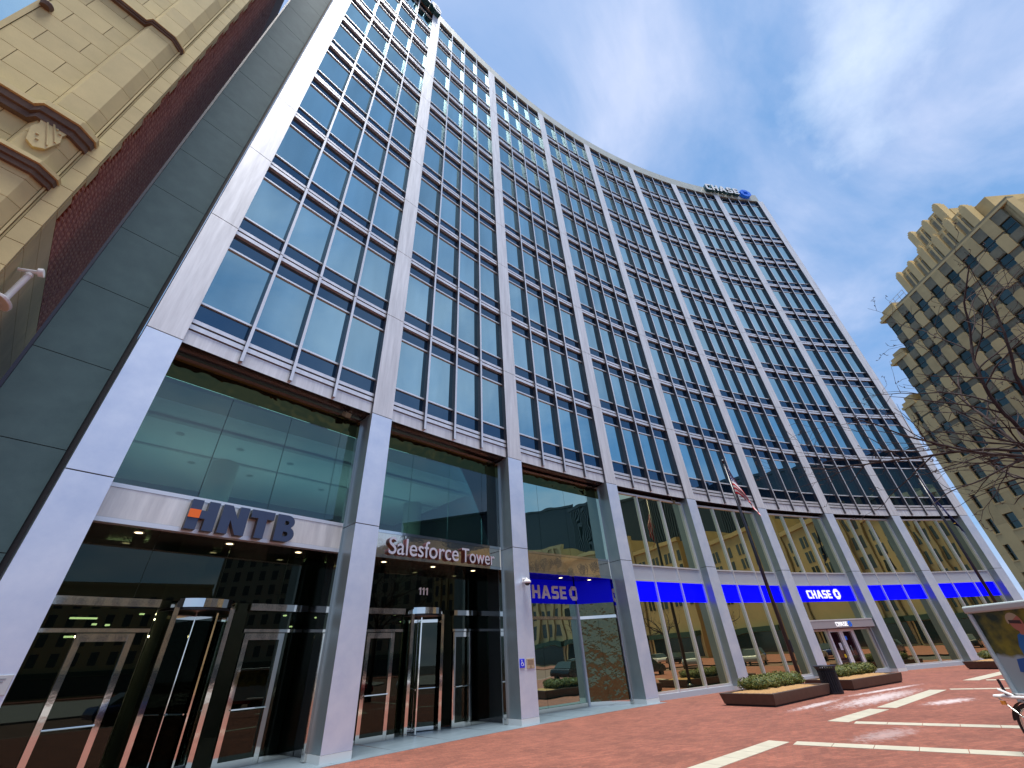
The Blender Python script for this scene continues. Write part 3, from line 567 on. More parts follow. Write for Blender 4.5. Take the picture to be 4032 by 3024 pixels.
def entrance(bay, rx, left, right):
    """glass screen, header boxes, swing doors and a revolving door; rx = lateral centre of the drum"""
    T = bayf(bay); Y = R + 1.72; W2 = X0 + .22
    for (a, c) in ((-W2, -1.3), (-1.29, .25), (.26, 1.75), (1.76, W2)):
        mb = MB(); mb.box(a, c, Y, Y + .02, 3.19, ZS); mb.obj('screen_pane', m_entry, TB, T)
    for s in (-1, 1):
        mb = MB(); x = s * (W2 + .03); mb.box(x - .03, x + .03, G1 + .1, Y + .05, 0.01, ZS); mb.obj('recess_side', mat('dark granite side', (0.02, 0.024, 0.024), 0.15) if (bay, s) == (0, -1) else bpy.data.materials['dark granite side'], TB, T)
    rr = .80
    for (a, c, dl, dr) in ((-W2, rx - rr - .14, *left), (rx + rr + .14, W2, *right)):
        mb = MB(); mb.box(a, c, Y - .12, Y + .12, 3.03, 3.185); mb.obj('header_box', m_chrome, TB, T)
        mb = MB(); mb.box(a, c, Y - .05, Y + .05, 2.56, 2.63); mb.obj('transom_bar', m_chrome, TB, T)
        mb = MB(); mb.box(a, c, Y, Y + .02, 2.632, 3.028); mb.obj('transom_pane', m_entry, TB, T)
        for (p, q) in ((a, dl), (dr, c)):
            if q - p > .12:
                mb = MB(); mb.box(p + .01, q - .01, Y, Y + .02, .12, 2.558); mb.box(p + .01, q - .01, Y - .03, Y + .05, .01, .12, 1); mb.obj('sidelight', [m_entry, m_chrome], TB, T)
        mb = MB(); mb.box(dl + .11, dr - .11, Y - .0, Y + .02, .14, 2.40)
        mb.box(dl + .005, dl + .11, Y - .04, Y + .05, .01, 2.54, 1); mb.box(dr - .11, dr - .005, Y - .04, Y + .05, .01, 2.54, 1); mb.box(dl + .11, dr - .11, Y - .036, Y + .046, 2.40, 2.54, 1); mb.box(dl + .11, dr - .11, Y - .036, Y + .046, .01, .14, 1)
        dd = mb.obj('swing_door', [m_entry, m_chrome], TB, T)
        mb = MB(); mb.tube([(dl + .1, Y - .09, 1.04), (dr - .1, Y - .09, 1.04)], [.018, .018], 8); mb.obj('push_bar', m_chrome, dd, T)
    # revolving door
    cy = Y + .62; C0 = T @ Matrix.Translation((rx, cy, 0))
    mb = MB(); n = 40
    mb.lathe([(0, 3.06), (rr + .05, 3.06), (rr + .05, 3.24), (0, 3.24)], n); rv = mb.obj('revolving_door', m_chrome, TB, C0)
    mb = MB(); mb.lathe([(0, 3.01), (rr, 3.01), (rr, 3.055), (0, 3.055)], n); mb.obj('drum_soffit', m_black, rv, C0)
    for s in (-1, 1):
        mb = MB(); k = 9
        for i in range(k):
            a0 = math.radians(-42 + 84 * i / k); a1 = math.radians(-42 + 84 * (i + 1) / k)
            p = [(s * rr * math.cos(a), rr * math.sin(a)) for a in (a0, a1)]
            mb.face([(*p[0], .1), (*p[1], .1), (*p[1], 3.0), (*p[0], 3.0)])
            mb.face([(*p[0], .0), (*p[1], .0), (*p[1], .1), (*p[0], .1)], 1)
        mb.obj('curved_wall', [m_entry, m_chrome], rv, C0)
        for a in (-44, 44):
            ca, sa = s * rr * math.cos(math.radians(a)), rr * math.sin(math.radians(a))
            mb = MB(); mb.box(ca - .05, ca + .05, sa - .05, sa + .05, .005, 3.06); mb.obj('drum_post', m_chrome, rv, C0)
    mb = MB(); mb.tube([(0, 0, .01), (0, 0, 3.0)], [.03, .03], 10); mb.obj('centre_shaft', m_chrome, rv, C0)
    for i in range(4):
        a = math.radians((18 if bay == 0 else -24) + 90 * i); Mw = C0 @ Matrix.Rotation(a, 4, 'Z')
        mb = MB(); mb.box(.06, rr - .05, -.006, .006, .12, 2.86); mb.box(rr - .05, rr - .02, -.02, .02, .03, 2.95, 1); mb.box(.03, rr - .05, -.02, .02, .03, .12, 1); mb.box(.03, rr - .05, -.02, .02, 2.86, 2.95, 1)
        wg = mb.obj('wing', [m_entry, m_chrome], rv, Mw)
        mb = MB(); mb.tube([(.1, -.06, 1.06), (rr - .08, -.06, 1.06)], [.016, .016], 8); mb.obj('push_bar', m_chrome, wg, Mw)
entrance(0, .14, (-1.96, -1.03), (1.12, 2.08))
entrance(1, .35, (-1.75, -.85), (1.33, 2.1))
# third bay: recessed bank front with a slanted mirror panel on the right
T = bayf(2); Y = R + 1.72
for (a, c) in ((-X0 - .2, -.72), (-.71, .90), (.91, 1.30)):
    mb = MB(); mb.box(a, c, Y, Y + .02, .14, 2.92); mb.obj('lower_pane', m_lob, TB, T)
    mb = MB(); mb.box(a, c, Y, Y + .02, 3.04, 3.50); mb.obj('transom_pane', m_lob, TB, T)
mb = MB(); mb.box(-X0 - .2, 1.30, Y - .05, Y + .05, 2.925, 3.035); mb.obj('transom_bar', m_chrome, TB, T)
mb = MB(); mb.box(-X0 - .2, 1.30, Y - .05, Y + .05, .008, .138); mb.obj('base_rail', m_chrome, TB, T)
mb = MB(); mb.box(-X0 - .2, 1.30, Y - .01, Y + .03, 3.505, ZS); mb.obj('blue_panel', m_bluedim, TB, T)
mb = MB(); mb.box(1.305, 1.395, Y - .08, Y + .03, .01, 3.50); mb.obj('post', m_greypan, TB, T)
mb = MB(); mb.box(-X0 - .25, X0, Y + .3, Y + .4, 0, ZS); mb.obj('back_wall', m_dark, TB, T)
p0 = Vector((1.40, Y, 0)); p1 = Vector((X0 - .03, G1 + .08, 0)); ang = math.atan2(p1.y - p0.y, p1.x - p0.x); L_ = (p1 - p0).length
Ms = T @ Matrix.Translation(p0) @ Matrix.Rotation(ang, 4, 'Z')
for (a, c) in ((.0, L_ * .5), (L_ * .5 + .01, L_)):
    mb = MB(); mb.box(a, c, 0, .02, .14, 2.92); mb.obj('mirror_panel', m_wavy, TB, Ms)
mb = MB(); mb.box(0, L_, 0, .02, 3.04, 3.50); mb.obj('transom_pane', m_wavy, TB, Ms)
mb = MB(); mb.box(0, L_, -.05, .04, 2.925, 3.035); mb.obj('transom_bar', m_chrome, TB, Ms)
mb = MB(); mb.box(0, L_, -.04, .04, .008, .138); mb.obj('base_rail', m_chrome, TB, Ms)
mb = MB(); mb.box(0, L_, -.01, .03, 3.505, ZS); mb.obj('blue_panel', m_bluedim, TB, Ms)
mb = MB(); mb.box(-X0 - .26, -X0 - .2, G1 + .1, Y + .05, .01, ZS); mb.obj('recess_side', bpy.data.materials['dark granite side'], TB, T)

# ------------------------------------------------------------------ slate flank left of the first pilaster
SW = thing('slate_wall', 'dark blue grey slate panel wall between the brick flank and the first silver pilaster', 'wall', (-1.0, R + .55, 0))
zs = [0.02] + [1.72 + 1.925 * k for k in range(0, 25)]
mb = MB(); mb.box(-1.74, -.37, R + .56, R + .8, 0, zs[-1] + .02); mb.obj('backing', m_dark, SW)
for k in range(len(zs) - 1):
    mb = MB(); mb.box(-1.74, -.46, R + .5, R + .6, zs[k] + .008, zs[k + 1] - .008); mb.obj('slate_panel', m_slate, SW)
mb = MB(); mb.box(-1.80, -1.745, R + .47, R + .85, 0, zs[-1]); mb.obj('edge_trim', mat('navy trim', (0.012, 0.014, 0.04), 0.5), SW)

# ------------------------------------------------------------------ signs
def chase_loops():
    t = .21
    C_ = [(.12, 0), (.62, 0), (.62, t), (t, t), (t, 1 - t), (.62, 1 - t), (.62, 1), (.12, 1), (0, .88), (0, .12)]
    H_ = [(0, 0), (t, 0), (t, .39), (.5, .39), (.5, 0), (.5 + t, 0), (.5 + t, 1), (.5, 1), (.5, .6), (t, .6), (t, 1), (0, 1)]
    A_ = [(0, 0), (.22, 0), (.29, .22), (.55, .22), (.62, 0), (.84, 0), (.54, 1), (.30, 1)]
    Ah = [(.345, .40), (.42, .70), (.495, .40)]
    S_ = [(0, 0), (.52, 0), (.66, .12), (.66, .48), (.54, .60), (t, .60), (t, .79), (.62, .79), (.62, 1), (.12, 1), (0, .89), (0, .50), (.12, .39), (.45, .39), (.45, t), (0, t)]
    E_ = [(0, 0), (.62, 0), (.62, t), (t, t), (t, .39), (.56, .39), (.56, .60), (t, .60), (t, .79), (.62, .79), (.62, 1), (0, 1)]
    outl, x = [], 0
    for L, w_ in (([C_], .62), ([H_], .71), ([A_, Ah], .84), ([S_], .66), ([E_], .62)):
        outl.append([[(p[0] + x, p[1]) for p in lp] for lp in L]); x += w_ + .13
    return outl, x - .13
def logo_loops():
    q = [(-.36, .42), (-.36, 1), (.41, 1), (.97, .42)]; res = []
    for k in range(4):
        res.append(q); q = [(y, -x) for x, y in q]
    return res
def bank_sign(label, M, x0, x1, z0, z1, depth, mats, logo, lmats, place, single=True):
    t = thing('bank_sign', label, 'sign', M @ Vector(((x0 + x1) / 2, place, z0)))
    L, W_ = chase_loops(); sx = (x1 - x0) / W_; sz = z1 - z0
    for lt in L: extr('letter', [[(x0 + p[0] * sx, z0 + p[1] * sz) for p in lp] for lp in lt], depth, mats, t, M @ Matrix.Translation((0, place, 0)))
    cx, cz, rx, rz = logo
    for lp in logo_loops(): extr('logo_piece', [[(cx + p[0] * rx, cz + p[1] * rz) for p in lp]], depth, lmats, t, M @ Matrix.Translation((0, place, 0)))
    return t
bank_sign('white bank lettering and octagon logo on the blue band above the white framed doors', bayf(5), -1.38, .62, 3.67, 4.10, .02, m_white, (1.12, 3.89, .27, .27), m_white, R + .436)
bank_sign('silver bank lettering and octagon logo on the shaded blue band in the recessed third bay', bayf(2), -1.55, .80, 3.68, 4.17, .02, mat('silver letter', (0.62, 0.62, 0.70), 0.4), (1.25, 3.92, .27, .28), bpy.data.materials['silver letter'], R + 1.705)
bank_sign('small white bank lettering with blue logo on the taupe door canopy', bayf(5), -.62, .32, 2.24, 2.45, .02, m_white, (.52, 2.345, .14, .13), m_logo, R + .026)
bank_sign('raised white bank lettering with round blue logo on the parapet at the roof corner', FR(7.3), -3.05, 1.45, 47.6, 48.75, .35, [m_whitep, m_teal], (2.45, 48.15, .72, .66), [m_logo, m_logo], R - .02)
# address number on the second entrance screen
ad_ = thing('number_sign', 'white house number on the dark glass screen above the second revolving door', 'sign', bayf(1) @ Vector((.1, R + 1.7, 3.62)))
for i in range(3):
    x = -.09 + i * .13
    extr('digit', [[(x + .04, 3.62), (x + .085, 3.62), (x + .085, 3.84), (x + .05, 3.84), (x - .005, 3.80), (x - .005, 3.765), (x + .04, 3.79)]], .01, m_whitep, ad_, bayf(1) @ Matrix.Translation((0, R + 1.715, 0)))
# block letters over the first entrance
hs = thing('block_letter_sign', 'four thick navy letters with an orange square on the pale band over the entrance', 'sign', bayf(0) @ Vector((0, R + .5, 4.45)))
def arcpts(cx, cz, rx, rz, a0, a1, n=10): return [(cx + rx * math.cos(math.radians(a0 + (a1 - a0) * i / n)), cz + rz * math.sin(math.radians(a0 + (a1 - a0) * i / n))) for i in range(n + 1)]
Hl = [[(-1.14, 4.44), (-.92, 4.44), (-.92, 4.69), (-.80, 4.69), (-.80, 4.44), (-.58, 4.44), (-.58, 5.09), (-.80, 5.09), (-.80, 4.87), (-.92, 4.87), (-.92, 5.09), (-1.14, 5.09)]]
Nl = [[(-.50, 4.44), (-.29, 4.44), (-.29, 4.76), (-.12, 4.44), (.07, 4.44), (.07, 5.09), (-.14, 5.09), (-.14, 4.80), (-.31, 5.09), (-.50, 5.09)]]
Tl = [[(.30, 4.44), (.51, 4.44), (.51, 4.90), (.67, 4.90), (.67, 5.09), (.13, 5.09), (.13, 4.90), (.30, 4.90)]]
Bl = [[(.75, 4.44)] + arcpts(1.02, 4.625, .21, .185, -90, 62) + arcpts(1.00, 4.925, .19, .165, -50, 90) + [(.75, 5.09)], [(.95, 4.57), (.95, 4.68)] + arcpts(1.02, 4.625, .05, .055, 90, -90, 6), [(.95, 4.85), (.95, 4.95)] + arcpts(1.01, 4.90, .045, .05, 90, -90, 6)]
for lp in (Hl, Nl, Tl, Bl): extr('letter', lp, .17, [m_navy, m_black], hs, bayf(0) @ Matrix.Translation((0, R + .585, 0)))
extr('orange_square', [[(-1.14, 4.69), (-.92, 4.69), (-.92, 4.87), (-1.14, 4.87)]], .012, m_orange, hs, bayf(0) @ Matrix.Translation((0, R + .412, 0)))
ss = thing('silver_letter_sign', 'silver raised lettering with maroon edges on the polished bronze band over the second entrance', 'sign', bayf(1) @ Vector((0, R + .5, 4.5)))
m_silver = mat('silver face', (0.66, 0.66, 0.72), 0.3, 0.4); m_maroon = mat('maroon return', (0.12, 0.02, 0.025), 0.4)
fit_text('lettering', 'Salesforce', -1.98, .62, 4.50, 5.00, R + .585, .10, [m_silver, m_maroon], ss, bayf(1), .006)
fit_text('lettering', 'Tower', .76, 2.22, 4.50, 4.95, R + .585, .10, [m_silver, m_maroon], ss, bayf(1), .006)
rs = thing('rooftop_letter_sign', 'dark edged white letters standing along the parapet above the second pilaster', 'sign', FR(.6) @ Vector((0, R, 47.3)))
fit_text('lettering', 'Salesforce', -6.2, 2.55, 46.95, 48.9, R + .03, .45, [m_whitep, m_teal], rs, FR(.6), .02)

# small fittings on the pilasters
def plate(name, label, cat, M, w_, h_, mats, thick=.02):
    t = thing(name, label, cat, M.translation)
    mb = MB(); mb.box(-w_ / 2, w_ / 2, -thick, 0, -h_ / 2, h_ / 2); bevel(mb.obj('plate', mats, t, M), .004)
    return t
Mw = FR(1.963) @ Matrix.Translation((0, R - .001, 1.545))
ws = plate('accessibility_sign', 'blue wheelchair access sign on the pilaster beside the third bay', 'sign', Mw, .20, .235, mat('sign blue', (0.005, 0.02, 0.55), 0.4, emit=(0, 0.02, 0.6), estr=0.1))
mb = MB(); mb.lathe([(0, 0), (.018, 0), (.018, .004), (0, .004)], 14); mb.obj('symbol_head', m_whitep, ws, Mw @ Matrix.Translation((-.02, -.022, .078)) @ Matrix.Rotation(PI / 2, 4, 'X'))
extr('symbol_body', [[(-.03, .055), (-.012, .055), (-.010, .03), (.03, .028), (.03, .015), (-.009, .017), (-.007, .0), (.035, -.002), (.05, -.052), (.068, -.055), (.07, -.04), (.058, -.036), (.043, .014 - .002), (.04, .012), (-.024, .010)]], .004, m_whitep, ws, Mw @ Matrix.Translation((0, -.021, 0)))
extr('symbol_wheel', [arcpts(-.005, -.025, .05, .05, 0, 360, 22)[:-1], arcpts(-.005, -.025, .036, .036, 0, 360, 22)[:-1]], .004, m_whitep, ws, Mw @ Matrix.Translation((0, -.021, 0)))
Mp = FR(2.022) @ Matrix.Translation((0, R - .001, 1.53))
m_tan = mat('tan plaque', (0.40, 0.31, 0.20), 0.5); m_tandk = mat('plaque lettering', (0.22, 0.15, 0.09), 0.6)
pq = plate('wall_plaque', 'tan plaque of small text and a round symbol next to the wheelchair sign', 'plaque', Mp, .33, .265, m_tan)
for i in range(5):
    mb = MB(); wv = .11 if i % 2 else .13; mb.box(-wv, wv, -.023, -.02, .085 - i * .028, .096 - i * .028); mb.obj('text_line', m_tandk, pq, Mp)
extr('round_symbol', [arcpts(0, -.085, .03, .03, 0, 360, 18)[:-1], arcpts(0, -.085, .02, .02, 0, 360, 18)[:-1]], .004, m_tandk, pq, Mp @ Matrix.Translation((0, -.021, 0)))
Mp = FR(.0) @ Matrix.Translation((.16, R - .001, 1.74))
pq = plate('wall_plaque', 'pale grey notice plaque low on the first pilaster by the slate wall', 'plaque', Mp, .36, .26, mat('grey plaque', (0.42, 0.46, 0.48), 0.5))
for i in range(4):
    mb = MB(); mb.box(-.13, .11 - .02 * i, -.024, -.0205, .075 - i * .035, .087 - i * .035); mb.obj('text_line', mat('plaque ink', (0.2, 0.24, 0.28), 0.6) if i == 0 else bpy.data.materials['plaque ink'], pq, Mp)
# dome camera
Mc = FR(2.012) @ Matrix.Translation((0, R, 3.93))
dc = thing('security_camera', 'white dome security camera on a bracket on the pilaster beside the third bay', 'camera', Mc.translation)
mb = MB(); mb.box(-.09, .03, -.03, 0, -.02, .14); mb.tube([(-.03, -.03, .09), (-.03, -.2, .09), (-.03, -.22, .04)], [.028, .028, .028], 10); mb.obj('bracket', m_whitep, dc, Mc)
mb = MB(); mb.lathe([(0, .05), (.08, .045), (.125, 0), (.13, -.05), (.10, -.07)], 24); mb.obj('housing', m_whitep, dc, Mc @ Matrix.Translation((-.03, -.22, 0)), True)
mb = MB(); mb.lathe([(.098, -.07), (.09, -.10), (.05, -.135), (0, -.145)], 24); mb.obj('lens_dome', m_black, dc, Mc @ Matrix.Translation((-.03, -.22, 0)), True)
def flood(label, bay, x):
    M = bayf(bay) @ Matrix.Translation((x, R + .42, 8.50))
    t = thing('floodlight', label, 'lamp', M.translation, 'floodlights under the soffit')
    mb = MB(); mb.box(-.10, .10, -.10, .10, -.09, .07); bevel(mb.obj('housing', mat('olive lamp housing', (0.20, 0.19, 0.12), 0.5) if bay == 0 else bpy.data.materials['olive lamp housing'], t, M @ Matrix.Rotation(.5, 4, 'X') @ Matrix.Rotation(.3, 4, 'Z')), .015)
    mb = MB(); mb.tube([(0, .05, .05), (0, .05, .135)], [.012, .012], 8); mb.obj('stem', m_alum, t, M)
flood('olive box floodlight under the soffit above the first entrance', 0, 2.02)
flood('olive box floodlight under the soffit above the fourth bay', 3, 2.05)

# ------------------------------------------------------------------ limestone and brick neighbour
SB = thing('limestone_building', 'tan limestone building with a dark brick flank and carved shield beside the slate wall', 'building', (-4, 63, 0))
YF = 62.0; XC = -2.50; SA = math.radians(4.45)
MS = Matrix.Translation((XC, YF, 0)) @ Matrix.Rotation(-SA, 4, 'Z')      # flank frame: y runs back along the flank, x = 0 on its face
ZTOP = 36.0; CH = .572; ZL = 9.70
b = MB(); b.box(-14, XC - .05, YF + .06, YF + 9, 0, ZTOP - .1); b.obj('wall_core', m_stonegap, SB)
b = MB(); b.box(-9, -.07, .3, 9, 0, ZTOP - .05); b.obj('flank_core', m_mortar, SB, MS)
bm_cache = {}
def block(x0, x1, z0, z1, y0, y1, m, M=None, name='stone_block', pr=.007):
    mb = MB(); mb.box(x0 + pr, x1 - pr, y0, y1, z0 + pr, z1 - pr); mb.obj(name, m, SB, M)
rnd = random.Random(3)
nz = int((ZTOP - .6) / CH)
for k in range(10, 46):
    z0 = ZL - 17 * CH + k * CH; z1 = z0 + CH; mm = m_stone if rnd.random() < .6 else m_stone2
    block(XC - .27, XC, z0, z1, YF, YF + .12, mm)                                   # quoin strip on the front
    x = XC - 1.14 - (0.35 if k % 2 else .9)
    prev = XC - 1.14
    while prev > -6.2:
        mm2 = m_stone if rnd.random() < .5 else m_stone2
        if z1 < 13.2 or z0 > 17.5 or x > -4.9: block(x, prev, z0, z1, YF + .04, YF + .14, mm2)
        elif prev > -4.9: block(-4.9, prev, z0, z1, YF + .04, YF + .14, mm2)
        prev = x; x -= 1.15
    if z1 <= ZL + .01:                                                              # flank below the ledge: limestone courses
        for (y0, y1) in ((.12, 1.9 if k % 2 else 2.6), (1.9 if k % 2 else 2.6, 4.2), (4.2, 6.5)): block(-.1, 0, z0, z1, y0, y1, m_stone2 if rnd.random() < .7 else m_stone, MS)
    else:
        block(-.1, .004, z0, z1, .12, .36 if k % 2 else .17, m_stone2, MS)
# octagonal buttress shaft on the front with mouldings beside it
sh = [(XC - 1.14, YF + .04), (XC - 1.03, YF - .16), (XC - .56, YF - .16), (XC - .36, YF - .02), (XC - .34, YF + .1), (XC - 1.14, YF + .1)]
z = 6.4; k = 0
while z < ZTOP - 2:
    h = CH * (2 if k % 3 else 1)
    mb = MB(); mb.prism([(p[0], p[1]) for p in sh], z + .006, z + h - .006); mb.obj('shaft_block', m_stone if k % 2 else m_stone2, SB); z += h; k += 1
for (xa, xb, yy) in ((XC - .345, XC - .31, YF - .03), (XC - .30, XC - .275, YF + .02)):
    mb = MB(); mb.box(xa, xb, yy, YF + .1, 5, ZTOP - 2); mb.obj('roll_moulding', m_stone, SB)
def course(z0, z1, proj, name='string_course'):
    for (s, m, e0, e1) in ((0, m_stone, z1 - (z1 - z0) * .28, z1), (1, m_mouldingdk, z0 + (z1 - z0) * .35, z1 - (z1 - z0) * .28), (2, m_mouldingdk, z0, z0 + (z1 - z0) * .35)):
        pj = proj * (1.0, .72, .42)[s]
        mb = MB()
        pl = [(-7, YF + .1), (-7, YF - pj), (XC - 1.14 - pj * .5, YF - pj), (XC - 1.06 - pj * .2, YF - .16 - pj), (XC - .56 + pj * .1, YF - .16 - pj), (XC - .34 + pj * .55, YF - .02 - pj * .7), (XC - .26 + pj * .4, YF + .06), (XC - .26, YF + .1)]
        mb.prism(pl, e0 + .001 * s, e1 - .001 * s); mb.obj(name, m, SB)
course(11.38, 11.85, .20); course(9.98, 10.32, .17); course(16.9, 17.1, .1)
# carved shield on the shaft between the courses
shl = [(-.19, .5), (-.10, .545), (0, .55), (.10, .545), (.19, .5), (.15, .38), (.19, .27), (.12, .06), (0, 0), (-.12, .06), (-.19, .27), (-.15, .38)]
Msd = Matrix.Translation((XC - .795, YF - .16, 10.62))
sd_ = extr('shield', [[(p[0] * 1.15, p[1] * 1.9 * .9) for p in shl]], .075, m_stone, SB, Msd); bevel(sd_, .02)
for (a, c) in (((-.1, .78), (.12, .2)), ((-.02, .82), (.17, .38))):
    mb = MB(); mb.tube([(a[0], -.08, a[1]), (c[0], -.08, c[1])], [.018, .018], 6); mb.obj('carved_band', m_stone2, sd_, Msd)
for (x, zz) in ((.06, .74), (.13, .66), (-.08, .35), (-.03, .22)):
    mb = MB(); mb.lathe([(0, 0), (.028, .0), (.02, .02), (0, .026)], 10); mb.obj('carved_boss', m_stone2, sd_, Msd @ Matrix.Translation((x, -.075, zz)) @ Matrix.Rotation(PI / 2, 4, 'X'))
# window at the upper left
mb = MB(); mb.box(-7.2, -4.9, YF + .03, YF + .055, 13.25, 17.5); mb.obj('window', mirror_glass('old window glass', (0.62, 0.86, 0.92), (0.1, 0.16, 0.18), 0.75), SB)
mb = MB(); mb.box(-4.99, -4.90, YF + .02, YF + .1, 13.25, 17.5); mb.box(-7.2, -4.99, YF + .02, YF + .1, 13.16, 13.25); mb.obj('window_frame', m_stone2, SB)
mb = MB(); mb.lathe([(0, 0), (.09, 0), (.12, .12), (.06, .22), (0, .24)], 12); mb.obj('carved_stop', m_mouldingdk, SB, Matrix.Translation((-4.84, YF, 14.86)))
# brick flank above the ledge: flemish bond, pale headers
BL, BH_, BJ = .205, .098, .009; BC = .076
bs = MB(); bs.box(-.05, -.004, 0, BL, 0, BC - BJ); me_b1 = bs.mesh('brick', m_brick1)
bs = MB(); bs.box(-.05, -.002, 0, BH_, 0, BC - BJ); me_b2 = bs.mesh('brick_header', m_brick2)
wall = MB(); cnt = [0, 0]; row = 0; z = ZL + .004
while z < 31:
    y = .14 + (0 if row % 2 == 0 else .5 * (BL - BH_) + BH_ * .5 + .005); kk = row % 2
    kq = int(round((z - (ZL - 17 * CH)) // CH)); y_min = .37 if kq % 2 else .18
    while y < 5.9:
        L = BL if kk % 2 == 0 else BH_
        if y >= y_min:
            pr = -.003 + rnd.random() * .006
            if z < 11.4 and cnt[kk % 2] < 295 and y < 3.4:
                put('brick' if kk % 2 == 0 else 'brick_header', me_b1 if kk % 2 == 0 else me_b2, SB, MS @ Matrix.Translation((pr, y, z))); cnt[kk % 2] += 1
            else:
                m_ = 0 if kk % 2 == 0 else (1 if rnd.random() < .8 else 0)
                wall.box(-.05, -.003 + pr, y, y + L, z, z + BC - BJ, m_)
        y += L + BJ; kk += 1
    z += BC; row += 1
tag(wall.obj('brickwork', [m_brick1, m_brick2], SB, MS), kind='stuff')
# white flag holder bracket on the limestone flank
Mb = MS @ Matrix.Translation((0, .55, 7.55))
fb = thing('flagpole_bracket', 'white tubular bracket with an oval foot fixed to the limestone flank', 'bracket', Mb.translation)
mb = MB(); mb.prism(arcpts(0, 0, .16, .24, 0, 360, 20)[:-1], -.03, .03); bevel(mb.obj('foot_plate', m_whitep, fb, Mb @ Matrix.Translation((.14, -.05, 0)) @ Matrix.Rotation(.35, 4, 'Y')), .01)
mb = MB(); mb.tube([(.14, -.02, .02), (.19, -.05, .78)], [.05, .05], 14); mb.tube([(.186, -.048, .72), (.188, -.049, .76)], [.06, .06], 14); mb.obj('tube', m_whitep, fb, Mb)
mb = MB(); mb.tube([(.02, -.02, .80), (.29, -.08, .86)], [.035, .04], 12); mb.tube([(.27, -.075, .855), (.34, -.09, .875)], [.085, .085], 16); mb.obj('cap', m_whitep, fb, Mb)
mb = MB(); mb.box(.0, .14, -.10, .0, -.04, .04); mb.obj('wall_arm', m_whitep, fb, Mb)

# ------------------------------------------------------------------ stepped stone tower across the side street
AD = math.radians(54)
MD = Matrix(((math.sin(AD), -math.cos(AD), 0, 0), (math.cos(AD), math.sin(AD), 0, 0), (0, 0, 1, 0), (0, 0, 0, 1)))   # x along the street wall, y out of it
DB = thing('art_deco_tower', 'tan stone art deco tower with stepped crown and checkered grey spandrels behind the bare tree', 'building', MD @ Vector((74, -14, 0)))
HF = -13.5
cols = [85.0 - 2.52 * k for k in range(10)]; wid = [.72] + [1.32] * 9
tops = [29.2, 35.4] + [41.6] * 8
rows = [3.06 + 3.02 * j for j in range(13)]
edge = 86.35
b = MB(); b.box(60.6, 86.2, -44, HF - .62, 0, 29); b.box(60.6, 83.4, -44, HF - .62, 29, 35.2); b.box(60.6, 81.0, -44, HF - .62, 35.2, 41.4); b.box(62.6, 75.6, -40, HF - 1.6, 41.4, 45.2); b.box(66.2, 70.9, -36, HF - 2.2, 45.2, 48.2); b.obj('body', m_deco2, DB, MD)
def dwin(wd, h, fr):
    mb = MB(); mb.box(-wd / 2, wd / 2, -.04, 0, 0, h); mb.box(-wd / 2, -wd / 2 + .05, 0, .05, 0, h, 1); mb.box(wd / 2 - .05, wd / 2, 0, .05, 0, h, 1); mb.box(-wd / 2 + .05, wd / 2 - .05, 0, .05, h * fr - .04, h * fr + .04, 1); mb.box(-wd / 2 + .05, wd / 2 - .05, 0, .05, h - .06, h, 1)
    return mb.mesh('window', [m_decow, m_frame])
wm = {0: dwin(.72, 1.75, .5), 1: dwin(1.32, 1.75, .46)}
sp_ = {}
for k, a in enumerate(cols):
    # pier to the left of this column (larger a)
    la = edge if k == 0 else cols[k - 1] - wid[k - 1] / 2
    ra = a + wid[k] / 2; tp = tops[k] if k == 0 else tops[k - 1] if k < 3 else tops[k]
    zc_ = 0.0; q = 0
    while zc_ < tp - .1:
        z1 = min(zc_ + 3.02, tp)
        key = (round(la - ra, 2), round(z1 - zc_, 2), q % 3 == 1, zc_ > 22)
        if key not in sp_:
            mb = MB(); hh = z1 - zc_
            if key[3] and hh > 2.9:          # upper storeys: a proud block beside each window, a recessed grey neck above it
                mb.box(0.004, la - ra - .004, HF - .75, HF + .02, .62, 2.62); mb.prism([(.004, 2.62), (la - ra - .004, 2.62), (la - ra - .16, 2.80), (.16, 2.80)], HF - .7, HF - .01, 0, 'y')
                mb.box(0.05, la - ra - .05, HF - .75, HF - .09, .004, .618, 1); mb.box(0.05, la - ra - .05, HF - .75, HF - .09, 2.80, hh - .004, 1)
            else: mb.box(0.004, la - ra - .004, HF - .75, HF, .006, hh - .006)
            sp_[key] = mb.mesh('pier_block', [m_deco2 if key[2] else m_deco, m_decosp])
        put('pier_block', sp_[key], DB, MD @ Matrix.Translation((ra, 0, zc_))); zc_ = z1; q += 1
    wk = 0 if k == 0 else 1
    prev = 0.0
    for j, zr in enumerate(rows):
        if zr + .9 > tops[k]: break
        z0, z1 = zr - .875, zr + .875
        put('window', wm[wk], DB, MD @ Matrix.Translation((a, HF - .28, z0)))
        up = z0 > 22.5
        key = ('s', wk, up, round(z0 - prev, 2))
        if key not in sp_:
            mb = MB(); w2 = wid[k] / 2
            if up:
                mb.box(-w2, w2, HF - .6, HF - .07, .002, z0 - prev - .002); mb.box(-w2 * .72, w2 * .72, HF - .07, HF - .02, .12, z0 - prev - .12)
            else: mb.box(-w2, w2, HF - .6, HF - .012, .002, z0 - prev - .002); mb.box(-w2, w2, HF - .012, HF + .05, z0 - prev - .14, z0 - prev)
            sp_[key] = mb.mesh('spandrel', m_decosp if up else m_deco)
        put('spandrel', sp_[key], DB, MD @ Matrix.Translation((a, 0, prev))); prev = z1
    key = ('t', wk, round(tops[k] - prev, 2))
    if tops[k] - prev > .05:
        mb = MB(); mb.box(a - wid[k] / 2, a + wid[k] / 2, HF - .6, HF - .1, prev, tops[k] - .02); mb.obj('spandrel', m_decosp, DB, MD)
